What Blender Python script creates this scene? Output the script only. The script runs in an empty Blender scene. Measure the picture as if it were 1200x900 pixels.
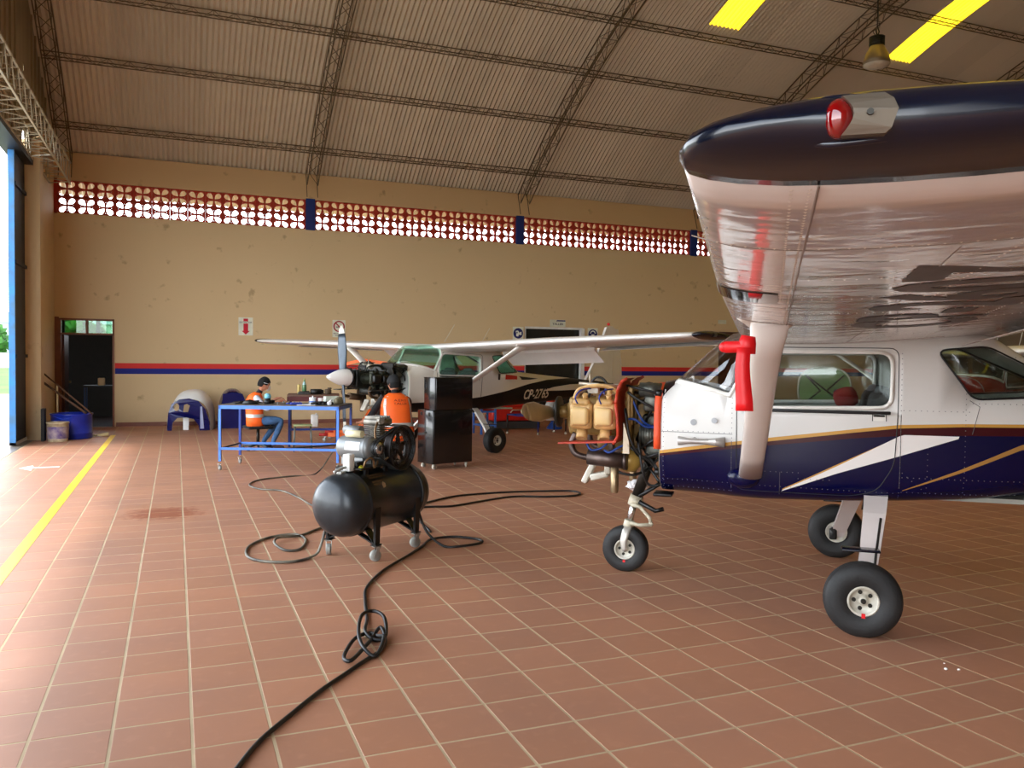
import bpy, bmesh, math, random
from mathutils import Vector, Matrix, noise as mnoise
from mathutils.geometry import tessellate_polygon
random.seed(7)
C = bpy.context.scene.collection
SC = bpy.context.scene
PI = math.pi
# ---------------------------------------------------------------- camera
cam = bpy.data.cameras.new('camera'); camo = bpy.data.objects.new('camera', cam); C.objects.link(camo)
YAW, PITCH, ROLL = 0.384975, 0.0287227, 0.01061316
_f = Vector((math.sin(YAW)*math.cos(PITCH), math.cos(YAW)*math.cos(PITCH), -math.sin(PITCH)))
_r = Vector((math.cos(YAW), -math.sin(YAW), 0)); _u = _r.cross(_f)
_R = math.cos(ROLL)*_r + math.sin(ROLL)*_u; _U = -math.sin(ROLL)*_r + math.cos(ROLL)*_u
m = Matrix((( _R.x, _U.x, -_f.x), (_R.y, _U.y, -_f.y), (_R.z, _U.z, -_f.z))).to_4x4()
m.translation = Vector((0, 0, 1.65)); camo.matrix_world = m
cam.sensor_width = 36; cam.lens = 972.08/1200*36; cam.clip_start = 0.05; cam.clip_end = 500
SC.camera = camo
# ---------------------------------------------------------------- world, sun, portals, exposure
w = bpy.data.worlds.new('sky'); SC.world = w; w.use_nodes = True
nt = w.node_tree; bg = nt.nodes['Background']
geo = nt.nodes.new('ShaderNodeTexCoord'); sep = nt.nodes.new('ShaderNodeSeparateXYZ')
rmp = nt.nodes.new('ShaderNodeValToRGB')
rmp.color_ramp.elements[0].position = 0.0; rmp.color_ramp.elements[0].color = (1.08, 1.12, 1.16, 1)
rmp.color_ramp.elements[1].position = 0.5; rmp.color_ramp.elements[1].color = (0.50, 0.57, 0.66, 1)
nt.links.new(geo.outputs['Generated'], sep.inputs[0]); nt.links.new(sep.outputs['Z'], rmp.inputs[0])
nt.links.new(rmp.outputs[0], bg.inputs[0]); bg.inputs[1].default_value = 5.0
sun = bpy.data.lights.new('sun', 'SUN'); sun.energy = 1.1; sun.angle = math.radians(3.0); sun.color = (1, .93, .82)
suno = bpy.data.objects.new('sun', sun); C.objects.link(suno)
suno.rotation_euler = Vector((math.cos(math.radians(68)), -0.02, -math.sin(math.radians(68)))).to_track_quat('-Z', 'Y').to_euler()
def portal(loc, sx, sy, d):
    l = bpy.data.lights.new('sky_portal', 'AREA'); l.shape = 'RECTANGLE'; l.size = sx; l.size_y = sy; l.cycles.is_portal = True
    o = bpy.data.objects.new('sky_portal', l); C.objects.link(o); o.location = loc
    o.rotation_euler = Vector(d).to_track_quat('-Z', 'Y').to_euler()
portal((-2.7, 6.2, 2.8), 5.5, 22, (1, 0, 0))
portal((11, 21.62, 5.27), 27.5, .8, (0, -1, 0))
SC.view_settings.view_transform = 'Standard'; SC.view_settings.look = 'None'
SC.view_settings.gamma = 1; SC.view_settings.use_curve_mapping = False
SC.view_settings.exposure = 0.70

# ---------------------------------------------------------------- helpers: materials
def N(nt, t, **k):
    n = nt.nodes.new(t)
    for a, v in k.items(): setattr(n, a, v)
    return n
def mth(nt, op, a, b=None, c=None):
    n = N(nt, 'ShaderNodeMath', operation=op)
    for i, v in enumerate((a, b, c)):
        if v is None: continue
        if hasattr(v, 'links') or hasattr(v, 'is_linked'): nt.links.new(v, n.inputs[i])
        else: n.inputs[i].default_value = v
    return n.outputs[0]
def mixc(nt, fac, a, b):
    n = N(nt, 'ShaderNodeMix', data_type='RGBA')
    for i, v in ((0, fac), (6, a), (7, b)):
        if hasattr(v, 'is_linked'): nt.links.new(v, n.inputs[i])
        elif i == 0: n.inputs[0].default_value = v
        else: n.inputs[i].default_value = (*v, 1) if len(v) == 3 else v
    return n.outputs[2]
def s2l(c): return tuple((x/12.92 if x <= .04045 else ((x+.055)/1.055)**2.4) for x in c)
MATS = {}
def mat(name, col, rough=.5, metal=0., var=.12, scale=6., bump=0., bscale=40., coat=0., coords='Object', stretch=(1, 1, 1), dirt=None):
    """principled with a little procedural colour variation"""
    if name in MATS: return MATS[name]
    m = bpy.data.materials.new(name); m.use_nodes = True; nt = m.node_tree; b = nt.nodes['Principled BSDF']
    tc = N(nt, 'ShaderNodeTexCoord'); mp = N(nt, 'ShaderNodeMapping'); mp.inputs['Scale'].default_value = stretch
    nt.links.new(tc.outputs[coords], mp.inputs[0])
    nz = N(nt, 'ShaderNodeTexNoise'); nz.inputs['Scale'].default_value = scale; nz.inputs['Detail'].default_value = 5
    nt.links.new(mp.outputs[0], nz.inputs['Vector'])
    col = s2l(col)
    dk = tuple(c*(1-var) for c in col) if dirt is None else s2l(dirt); lt = tuple(min(1, c*(1+var)) for c in col)
    r = N(nt, 'ShaderNodeValToRGB'); r.color_ramp.elements[0].position = .3; r.color_ramp.elements[1].position = .7
    r.color_ramp.elements[0].color = (*dk, 1); r.color_ramp.elements[1].color = (*lt, 1)
    nt.links.new(nz.outputs[0], r.inputs[0]); nt.links.new(r.outputs[0], b.inputs['Base Color'])
    b.inputs['Roughness'].default_value = rough; b.inputs['Metallic'].default_value = metal; b.inputs['Coat Weight'].default_value = coat
    b.inputs['Coat Roughness'].default_value = .05
    if bump:
        n2 = N(nt, 'ShaderNodeTexNoise'); n2.inputs['Scale'].default_value = bscale; nt.links.new(mp.outputs[0], n2.inputs['Vector'])
        bp = N(nt, 'ShaderNodeBump'); bp.inputs['Strength'].default_value = bump; bp.inputs['Distance'].default_value = .01
        nt.links.new(n2.outputs[0], bp.inputs['Height']); nt.links.new(bp.outputs[0], b.inputs['Normal'])
    MATS[name] = m; return m
def glass(name, tint=(.9, .95, .93), refl=.9):
    if name in MATS: return MATS[name]
    m = bpy.data.materials.new(name); m.use_nodes = True; nt = m.node_tree; nt.nodes.clear()
    o = N(nt, 'ShaderNodeOutputMaterial'); t = N(nt, 'ShaderNodeBsdfTransparent'); g = N(nt, 'ShaderNodeBsdfGlossy'); g.inputs['Roughness'].default_value = .02
    t.inputs[0].default_value = (*tint, 1); lw = N(nt, 'ShaderNodeLayerWeight'); lw.inputs[0].default_value = .5
    mx = N(nt, 'ShaderNodeMixShader'); f = mth(nt, 'MULTIPLY', mth(nt, 'MULTIPLY_ADD', mth(nt, 'POWER', lw.outputs['Facing'], 4.0), .75, .05), refl)
    nz = N(nt, 'ShaderNodeTexNoise'); nz.inputs['Scale'].default_value = 2
    nt.links.new(f, mx.inputs[0]); nt.links.new(t.outputs[0], mx.inputs[1]); nt.links.new(g.outputs[0], mx.inputs[2]); nt.links.new(mx.outputs[0], o.inputs[0])
    MATS[name] = m; return m
# ---------------------------------------------------------------- helpers: meshes
class MB:
    def __init__(s): s.v = []; s.f = []; s.m = []; s.sm = []; s.T = None
    def add(s, vs, fs, mi=0, smooth=False):
        k = len(s.v)
        for p in vs:
            p = Vector(p)
            if s.T is not None: p = s.T @ p
            s.v.append(p)
        for f in fs: s.f.append([i+k for i in f]); s.m.append(mi); s.sm.append(smooth)
        return s
    def box(s, c, d, rz=0., mi=0, R=None):
        x, y, z = (q/2 for q in d); vs = [(a*x, b*y, e*z) for a in (-1, 1) for b in (-1, 1) for e in (-1, 1)]
        M = R if R is not None else Matrix.Rotation(rz, 3, 'Z')
        vs = [M @ Vector(v) + Vector(c) for v in vs]
        return s.add(vs, [(0, 1, 3, 2), (4, 6, 7, 5), (0, 4, 5, 1), (2, 3, 7, 6), (0, 2, 6, 4), (1, 5, 7, 3)], mi)
    def bb(s, a, b, mi=0):
        return s.box([(p+q)/2 for p, q in zip(a, b)], [abs(q-p) for p, q in zip(a, b)], mi=mi)
    def rbox(s, c, d, r=.01, rz=0., mi=0, R=None, seg=2):
        bm = bmesh.new(); bmesh.ops.create_cube(bm, size=1)
        for v in bm.verts: v.co = Vector((v.co.x*d[0], v.co.y*d[1], v.co.z*d[2]))
        bmesh.ops.bevel(bm, geom=bm.edges[:], offset=min(r, min(d)*.48), segments=seg, affect='EDGES', profile=.5)
        M = R if R is not None else Matrix.Rotation(rz, 3, 'Z')
        bm.verts.ensure_lookup_table()
        s.add([M @ v.co + Vector(c) for v in bm.verts], [[v.index for v in f.verts] for f in bm.faces], mi, True); bm.free(); return s
    def cyl(s, p0, p1, r0, r1=None, n=12, mi=0, cap=True, smooth=True):
        return s.tube([p0, p1], [r0, r0 if r1 is None else r1], n, mi, cap, smooth)
    def tube(s, path, r, n=8, mi=0, cap=True, smooth=True, flat=1., up=None):
        P = [Vector(p) for p in path]
        if not hasattr(r, '__len__'): r = [r]*len(P)
        t0 = (P[1]-P[0]).normalized(); a = Vector(up) if up else (Vector((0, 0, 1)) if abs(t0.z) < .9 else Vector((1, 0, 0)))
        vs = []; u = None
        for i, p in enumerate(P):
            t = (P[min(i+1, len(P)-1)]-P[max(i-1, 0)])
            t = t.normalized() if t.length > 1e-9 else t0
            if u is None: u = (a - t*a.dot(t)).normalized()
            else:
                u = u - t*u.dot(t); u = u.normalized() if u.length > 1e-6 else a
            w_ = t.cross(u)
            for k in range(n):
                th = 2*PI*(k+.5)/n; vs.append(p + r[i]*(math.cos(th)*u*flat + math.sin(th)*w_))
        fs = [(i*n+k, i*n+(k+1) % n, (i+1)*n+(k+1) % n, (i+1)*n+k) for i in range(len(P)-1) for k in range(n)]
        s.add(vs, fs, mi, smooth)
        if cap:
            s.add(vs[:n], [list(range(n))[::-1]], mi); s.add(vs[-n:], [list(range(n))], mi)
        return s
    def lathe(s, prof, o=(0, 0, 0), ax=(0, 0, 1), n=24, mi=0, smooth=True):
        """prof: (radius, height) list"""
        ax = Vector(ax).normalized(); a = Vector((0, 0, 1)) if abs(ax.z) < .9 else Vector((1, 0, 0))
        u = (a-ax*a.dot(ax)).normalized(); w_ = ax.cross(u); o = Vector(o); vs = []
        for r, h in prof:
            for k in range(n):
                th = 2*PI*k/n; vs.append(o+ax*h+max(r, 1e-4)*(math.cos(th)*u+math.sin(th)*w_))
        fs = [(i*n+k, i*n+(k+1) % n, (i+1)*n+(k+1) % n, (i+1)*n+k) for i in range(len(prof)-1) for k in range(n)]
        return s.add(vs, fs, mi, smooth)
    def ball(s, c, r, n=12, mi=0, sc=(1, 1, 1), R=None):
        vs = []; c = Vector(c)
        for i in range(n//2+1):
            ph = PI*i/(n//2)
            for k in range(n):
                th = 2*PI*k/n; p = Vector((math.sin(ph)*math.cos(th)*sc[0], math.sin(ph)*math.sin(th)*sc[1], math.cos(ph)*sc[2]))*r
                vs.append(c+(R @ p if R is not None else p))
        fs = [(i*n+k, (i+1)*n+k, (i+1)*n+(k+1) % n, i*n+(k+1) % n) for i in range(n//2) for k in range(n)]
        return s.add(vs, fs, mi, True)
    def loft(s, rings, mi=0, caps=True, smooth=True, closed=True):
        n = len(rings[0]); vs = [p for r in rings for p in r]; K = n if closed else n-1
        fs = [(i*n+k, i*n+(k+1) % n, (i+1)*n+(k+1) % n, (i+1)*n+k) for i in range(len(rings)-1) for k in range(K)]
        if caps: fs += [list(range(n))[::-1], [(len(rings)-1)*n+k for k in range(n)]]
        return s.add(vs, fs, mi, smooth)
    def prism(s, outl, f0, f1, mi=0, holes=()):
        """outl: 2-D loop; f0,f1: functions (a,b)->3-D point of the two faces"""
        loops = [list(outl)]+[list(h) for h in holes]
        tri = tessellate_polygon([[Vector((a, b, 0)) for a, b in l] for l in loops]); flat = [p for l in loops for p in l]; n = len(flat)
        vs = [f0(*p) for p in flat]+[f1(*p) for p in flat]
        fs = [tuple(t) for t in tri]+[(t[2]+n, t[1]+n, t[0]+n) for t in tri]; k = 0
        for l in loops:
            for i in range(len(l)): j = (i+1) % len(l); fs.append((k+i, k+j, k+j+n, k+i+n))
            k += len(l)
        return s.add(vs, fs, mi)
    def mesh(s, name, fix=True):
        me = bpy.data.meshes.new(name); me.from_pydata([tuple(v) for v in s.v], [], s.f)
        me.polygons.foreach_set('material_index', s.m); me.polygons.foreach_set('use_smooth', s.sm)
        if fix:
            bm = bmesh.new(); bm.from_mesh(me); bmesh.ops.remove_doubles(bm, verts=bm.verts[:], dist=1e-6)
            bmesh.ops.recalc_face_normals(bm, faces=bm.faces[:]); bm.to_mesh(me); bm.free()
        me.update(); return me
    def build(s, name, mats, parent=None, loc=None, rz=None, fix=True, **t):
        me = s.mesh(name, fix)
        for m in (mats if isinstance(mats, (list, tuple)) else [mats]): me.materials.append(m)
        return link(name, me, parent, loc, rz, **t)
def link(name, me, parent=None, loc=None, rz=None, label=None, cat=None, group=None, kind=None):
    o = bpy.data.objects.new(name, me); C.objects.link(o)
    if parent is not None: o.parent = parent
    if loc is not None: o.location = loc
    if rz is not None: o.rotation_euler = (0, 0, rz)
    tag(o, label, cat, group, kind); return o
def tag(o, label=None, cat=None, group=None, kind=None):
    if label: o['label'] = label
    if cat: o['category'] = cat
    if group: o['group'] = group
    if kind: o['kind'] = kind
def empty(name, loc=(0, 0, 0), rz=0., label=None, cat=None, group=None, kind=None, parent=None):
    return link(name, None, parent, loc, rz, label, cat, group, kind)
def zup(f, z0, z1): return (lambda a, b: Vector((a, b, z0))), (lambda a, b: Vector((a, b, z1)))
def XY(z): return lambda a, b: Vector((a, b, z))
def XZ(y): return lambda a, b: Vector((a, y, b))
def YZ(x): return lambda a, b: Vector((x, a, b))
def textmesh(s, size=1., shear=0., bold=0.):
    """flat lettering: list of (x,y) verts and faces, from the built-in font"""
    cu = bpy.data.curves.new('t', 'FONT'); cu.body = s; cu.size = size; cu.shear = shear; cu.offset = bold; cu.resolution_u = 3
    o = bpy.data.objects.new('t', cu); C.objects.link(o)
    me = bpy.data.meshes.new_from_object(o.evaluated_get(bpy.context.evaluated_depsgraph_get()))
    v = [(p.co.x, p.co.y) for p in me.vertices]; f = [list(p.vertices) for p in me.polygons]
    bpy.data.objects.remove(o); bpy.data.curves.remove(cu); bpy.data.meshes.remove(me); return v, f
def text_on(mb, s, fn, w_, h_, mi=0, shear=0., bold=0., thick=None):
    """lay lettering into a w_ x h_ box whose points fn maps to 3-D"""
    v, f = textmesh(s, 1., shear, bold)
    x0, x1 = min(p[0] for p in v), max(p[0] for p in v); y0, y1 = min(p[1] for p in v), max(p[1] for p in v)
    mb.add([fn((p[0]-x0)/(x1-x0)*w_, (p[1]-y0)/(y1-y0)*h_) for p in v], f, mi)
def interp(tab, x):
    if x >= tab[0][0] and tab[0][0] > tab[-1][0]: return tab[0][1:]
    if tab[0][0] > tab[-1][0]: tab = tab[::-1]
    if x <= tab[0][0]: return tab[0][1:]
    for a, b in zip(tab, tab[1:]):
        if x <= b[0]:
            t = (x-a[0])/(b[0]-a[0]); return tuple(p+(q-p)*t for p, q in zip(a[1:], b[1:]))
    return tab[-1][1:]
def smooth_path(P, k=4):
    P = [Vector(p) for p in P]; out = []
    for i in range(len(P)-1):
        p0, p1, p2, p3 = P[max(i-1, 0)], P[i], P[i+1], P[min(i+2, len(P)-1)]
        for j in range(k):
            t = j/k; out.append(.5*((2*p1)+(p2-p0)*t+(2*p0-5*p1+4*p2-p3)*t*t+(3*p1-p0-3*p2+p3)*t**3))
    return out+[P[-1]]
# ================================================================ THE SETTING
WX = -2.56; BY = 21.4; RX = 26.5; FY = -5.4
YC, ZC, RR = 8.0, -11.5, 22.28
def roofz(y): return ZC+math.sqrt(max(RR*RR-(y-YC)**2, 0))
# ---- floor tiles
def tile_mat():
    m = bpy.data.materials.new('terracotta_tile'); m.use_nodes = True; nt = m.node_tree; b = nt.nodes['Principled BSDF']
    g = N(nt, 'ShaderNodeNewGeometry'); sp = N(nt, 'ShaderNodeSeparateXYZ'); nt.links.new(g.outputs['Position'], sp.inputs[0])
    ix = mth(nt, 'FLOOR', mth(nt, 'DIVIDE', mth(nt, 'SUBTRACT', sp.outputs[0], .0645), .3256))
    iy = mth(nt, 'FLOOR', mth(nt, 'DIVIDE', mth(nt, 'SUBTRACT', sp.outputs[1], 3.692), .3217))
    cb = N(nt, 'ShaderNodeCombineXYZ'); nt.links.new(ix, cb.inputs[0]); nt.links.new(iy, cb.inputs[1])
    wn = N(nt, 'ShaderNodeTexWhiteNoise'); nt.links.new(cb.outputs[0], wn.inputs['Vector'])
    n1 = N(nt, 'ShaderNodeTexNoise'); n1.inputs['Scale'].default_value = .9; n1.inputs['Detail'].default_value = 6; nt.links.new(g.outputs['Position'], n1.inputs['Vector'])
    n2 = N(nt, 'ShaderNodeTexNoise'); n2.inputs['Scale'].default_value = 14; n2.inputs['Detail'].default_value = 6; nt.links.new(g.outputs['Position'], n2.inputs['Vector'])
    c = mixc(nt, wn.outputs[0], s2l((.69, .48, .36)), s2l((.735, .51, .385)))
    r1 = N(nt, 'ShaderNodeMapRange'); r1.inputs[1].default_value = .35; r1.inputs[2].default_value = .75; nt.links.new(n1.outputs[0], r1.inputs[0])
    c = mixc(nt, mth(nt, 'MULTIPLY', r1.outputs[0], .45), c, s2l((.58, .43, .37)))
    r2 = N(nt, 'ShaderNodeMapRange'); r2.inputs[1].default_value = .55; r2.inputs[2].default_value = .8; nt.links.new(n2.outputs[0], r2.inputs[0])
    c = mixc(nt, mth(nt, 'MULTIPLY', r2.outputs[0], .25), c, s2l((.80, .58, .46)))
    # oil stain
    sx = mth(nt, 'DIVIDE', mth(nt, 'SUBTRACT', sp.outputs[0], -.12), .42); sy = mth(nt, 'DIVIDE', mth(nt, 'SUBTRACT', sp.outputs[1], 9.42), .4)
    d = mth(nt, 'SQRT', mth(nt, 'ADD', mth(nt, 'MULTIPLY', sx, sx), mth(nt, 'MULTIPLY', sy, sy)))
    d = mth(nt, 'ADD', d, mth(nt, 'MULTIPLY', mth(nt, 'SUBTRACT', n2.outputs[0], .5), 1.6))
    rs = N(nt, 'ShaderNodeMapRange'); rs.inputs[1].default_value = 1.05; rs.inputs[2].default_value = .55; nt.links.new(d, rs.inputs[0])
    c = mixc(nt, mth(nt, 'MULTIPLY', rs.outputs[0], .75), c, s2l((.55, .25, .12)))
    nt.links.new(c, b.inputs['Base Color'])
    rr = N(nt, 'ShaderNodeMapRange'); rr.inputs[3].default_value = .42; rr.inputs[4].default_value = .6; nt.links.new(n1.outputs[0], rr.inputs[0])
    nt.links.new(rr.outputs[0], b.inputs['Roughness'])
    bp = N(nt, 'ShaderNodeBump'); bp.inputs['Strength'].default_value = .15; bp.inputs['Distance'].default_value = .004
    nt.links.new(n2.outputs[0], bp.inputs['Height']); nt.links.new(bp.outputs[0], b.inputs['Normal'])
    return m
TILE = tile_mat()
grout = mat('grout', (.76, .67, .53), .8, scale=3, var=.15)
fl = MB().bb((WX-.1, FY, -.12), (RX, BY+.1, -.0011)).build('floor', grout, kind='structure')
TX, TY, X0, Y0 = .3256, .3217, .0645, 3.692
GW = .0038
def tile_geo(mb, dz=0.):
    hx, hy = TX/2-GW, TY/2-GW; b = .004
    vs = [(-hx, -hy, -.004), (hx, -hy, -.004), (hx, hy, -.004), (-hx, hy, -.004), (-hx+b, -hy+b, 0), (hx-b, -hy+b, 0), (hx-b, hy-b, 0), (-hx+b, hy-b, 0)]
    return vs, [(4, 5, 6, 7), (0, 1, 5, 4), (1, 2, 6, 5), (2, 3, 7, 6), (3, 0, 4, 7)]
tv, tf = tile_geo(None)
tmesh = bpy.data.meshes.new('floor_tile'); tmesh.from_pydata(tv, [], tf); tmesh.materials.append(TILE); tmesh.update()
far = MB(); near = []
camR, camU, camF = _R, _U, _f
for i in range(-8, 82):
    for j in range(-28, 56):
        cx, cy = X0+TX*(i+.5), Y0+TY*(j+.5)
        if cx < WX or cx > RX or cy > BY-.05 or cy < FY: continue
        d = Vector((cx, cy, -1.65)); z = d.dot(camF); vis = False
        if z > .5:
            px_, py_ = 600+972*d.dot(camR)/z, 450-972*d.dot(camU)/z; vis = -30 < px_ < 1230 and py_ < 925
        if vis: near.append((d.length, cx, cy))
        else: far.add([(a+cx, b+cy, c) for a, b, c in tv], tf)
near.sort()
for k, (_, cx, cy) in enumerate(near):
    if k < 298:
        o = link('floor_tile', tmesh, fl); o.location = (cx, cy, random.uniform(-.0004, .0004))
    else: far.add([(a+cx, b+cy, c) for a, b, c in tv], tf)
far.build('floor_tiling', TILE, fl, fix=False, kind='stuff')
# painted floor marks
def marking():
    cr = mat('white_crumb', (.92, .90, .86), .6)
    for k, (x, y, r_) in enumerate([(3.86, 3.23, .012), (3.92, 3.20, .009), (3.93, 3.30, .006)]): MB().ball((0, 0, r_*.5), r_, 8, sc=(1, .8, .6)).build('paint_crumb', cr, loc=(x, y, .0), label='tiny white paint crumb on the tiles in front of the nearest main wheel', cat='crumb', group='paint crumbs in front of the nearest main wheel')
    ym = mat('yellow_line_paint', (.99, .79, .08), .45, scale=5, var=.08)
    b = MB(); b.bb((-1.262, 1.0, .0008), (-1.165, 19.1, .0022)); b.build('painted_line', ym, fl)
    b = MB(); wm = mat('white_floor_paint', (.95, .93, .9), .5)
    b.prism([(-2.12, 13.84), (-1.92, 13.50), (-1.94, 13.79), (-1.60, 13.80), (-1.60, 13.90), (-1.94, 13.89), (-1.98, 14.12)], XY(.0008), XY(.0022)); b.build('painted_arrow', wm, fl)
marking()
# ---- outdoors
def outdoors():
    ap = MB().bb((-60, -60, -.16), (WX-.1, 60, -.03)).build('ground_apron', mat('concrete_apron', (.66, .63, .58), .9, scale=.6, var=.1, coords='Object'), kind='structure')
    MB().bb((-400, 41, -.17), (40, 400, -.02)).build('ground_grass', mat('grass', (.30, .50, .10), .95, scale=.2, var=.35), kind='structure')
    MB().bb((-90, 124, -.1), (-4, 125, 1.9)).build('wall_airfield', mat('white_boundary_wall', (.93, .94, .95), .8), kind='structure')
    MB().bb((WX-.1, BY+.25, -.2), (RX+10, 60, -.05)).build('ground_yard', mat('yard_soil', (.62, .58, .46), .95, scale=1), kind='structure')
    leaf = mat('tree_leaves', (.22, .42, .14), .8, scale=1.2, var=.6, bump=.6, bscale=4)
    bark = mat('tree_bark', (.35, .27, .2), .9)
    def tree(x, y, h, r, lab, leafy=700):
        rt = empty('tree', (x, y, -.05), label=lab, cat='tree', group='trees beyond the airfield')
        MB().tube([(0, 0, 0), (.1, 0, h*.3), (0, .1, h*.6)], [.35, .25, .12], 8).build('trunk', bark, rt)
        mb = MB(); rnd = random.Random(x*7+y)
        for _ in range(leafy):
            th = rnd.uniform(0, 2*PI); ph = math.acos(rnd.uniform(-1, 1)); q = r*(rnd.uniform(.5, 1))*(1+.25*math.sin(3*th)*math.sin(2*ph))
            c = Vector((q*math.sin(ph)*math.cos(th), q*math.sin(ph)*math.sin(th), h*.62+q*.75*math.cos(ph)))
            a = Vector((rnd.gauss(0, 1), rnd.gauss(0, 1), rnd.gauss(0, 1))).normalized(); b = a.orthogonal().normalized()*r*.17; a = a*r*.22
            mb.add([c-a, c+b, c+a, c-b], [(0, 1, 2, 3)])
        mb.build('crown', leaf, rt, fix=False)
    # seen through the door opening, far behind the apron
    for x, y, h, r, lab in [(-38, 140, 5.0, 3.6, 'tall leafy tree behind the grass, leftmost of the far row'), (-27, 143, 5.4, 3.8, 'broad green tree beyond the airfield, second from the left'),
                            (-17.5, 140, 4.8, 3.5, 'round green tree beyond the airfield seen beside the blue door edge'), (-49, 142, 5.0, 3.6, 'low green tree past the left edge of the doorway view')]:
        tree(x, y, h, r, lab)
    for x, y, h, r, lab in [(-3.3, 31, 3.6, 1.0, 'bushy green tree seen through the glass above the dark doorway, left pane'), (-.9, 31, 3.6, .95, 'bushy green tree seen through the glass above the dark doorway, right pane')]:
        tree(x, y, h, r, lab, 500)
    # far hangar building beyond the trees
    bl = empty('far_building', (-38, 170, 0), label='long low pale building with a blue-grey roof far behind the trees', cat='building')
    MB().bb((-30, -6, 0), (30, 6, 7.2)).build('wall', mat('far_wall', (.78, .82, .86), .8), bl)
    MB().prism([(-6.6, 7.2), (0, 9.2), (6.6, 7.2)], YZ(-31), YZ(31)).build('roof', mat('far_roof', (.62, .70, .78), .6), bl)
outdoors()
# ---- back wall
def wall_mat(name, stripe):
    m = bpy.data.materials.new(name); m.use_nodes = True; nt = m.node_tree; b = nt.nodes['Principled BSDF']
    g = N(nt, 'ShaderNodeNewGeometry'); sp = N(nt, 'ShaderNodeSeparateXYZ'); nt.links.new(g.outputs['Position'], sp.inputs[0])
    n1 = N(nt, 'ShaderNodeTexNoise'); n1.inputs['Scale'].default_value = .7; n1.inputs['Detail'].default_value = 7; nt.links.new(g.outputs['Position'], n1.inputs['Vector'])
    n2 = N(nt, 'ShaderNodeTexNoise'); n2.inputs['Scale'].default_value = 3.1; n2.inputs['Detail'].default_value = 8; nt.links.new(g.outputs['Position'], n2.inputs['Vector'])
    c = mixc(nt, n1.outputs[0], s2l((.84, .735, .56)), s2l((.87, .765, .59)))
    up = N(nt, 'ShaderNodeMapRange'); up.inputs[1].default_value = 5.4; up.inputs[2].default_value = 5.7; nt.links.new(sp.outputs[2], up.inputs[0])
    c = mixc(nt, mth(nt, 'MULTIPLY', up.outputs[0], .6), c, s2l((.84, .69, .49)))
    st = N(nt, 'ShaderNodeMapRange'); st.inputs[1].default_value = .66; st.inputs[2].default_value = .74; nt.links.new(n2.outputs[0], st.inputs[0])
    c = mixc(nt, mth(nt, 'MULTIPLY', st.outputs[0], .5), c, s2l((.55, .42, .28)))
    # scuffed foot of the wall
    lo = N(nt, 'ShaderNodeMapRange'); lo.inputs[1].default_value = .5; lo.inputs[2].default_value = .1; nt.links.new(sp.outputs[2], lo.inputs[0])
    c = mixc(nt, mth(nt, 'MULTIPLY', mth(nt, 'MULTIPLY', lo.outputs[0], n2.outputs[0]), .5), c, s2l((.62, .50, .38)))
    if stripe:
        onx = mth(nt, 'GREATER_THAN', sp.outputs[0], -1.32)
        def band(a, bb): return mth(nt, 'MULTIPLY', onx, mth(nt, 'MULTIPLY', mth(nt, 'GREATER_THAN', sp.outputs[2], a), mth(nt, 'LESS_THAN', sp.outputs[2], bb)))
        c = mixc(nt, band(1.23, 1.362), c, s2l((.05, .12, .50))); c = mixc(nt, band(1.362, 1.485), c, s2l((.86, .20, .17)))
        c = mixc(nt, band(1.20, 1.23), c, s2l((.86, .76, .60)))
    nt.links.new(c, b.inputs['Base Color']); b.inputs['Roughness'].default_value = .75
    bp = N(nt, 'ShaderNodeBump'); bp.inputs['Strength'].default_value = .2; bp.inputs['Distance'].default_value = .01
    nt.links.new(n2.outputs[0], bp.inputs['Height']); nt.links.new(bp.outputs[0], b.inputs['Normal'])
    return m
WS = wall_mat('striped_plaster', True); WP = wall_mat('tan_plaster', False)
brown = mat('skirting_tile', (.50, .30, .24), .6, scale=4)
wb = MB()
wb.prism([(WX-.3, 0), (-2.47, 0), (-2.47, 2.50), (-1.34, 2.50), (-1.34, 0), (9.06, 0), (9.06, 2.60), (10.87, 2.60), (10.87, 0), (15.55, 0), (15.55, 2.6), (16.4, 2.6), (16.4, 0), (RX+.2, 0), (RX+.2, 4.89), (WX-.3, 4.89)], XZ(BY), XZ(BY+.2))
wb.bb((WX-.3, BY, 5.64), (RX+.2, BY+.2, 6.27))
wback = wb.build('wall_back', WS, kind='structure')
MB().bb((WX-.3, BY, 4.87), (-2.495, BY+.2, 5.66)).build('block_edge', mat('terracotta_block', (.70, .20, .11), .75, var=.2, scale=5), wback)
blue = mat('blue_column_paint', (.05, .17, .45), .6)
cols = [(-2.72, -2.56)]+[(3.03+5.72*k, 3.257+5.72*k) for k in range(5)]
for a, b in cols[1:]: MB().bb((a, BY-.01, 4.87), (b, BY+.19, 5.66)).build('column', blue, wback)
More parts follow.
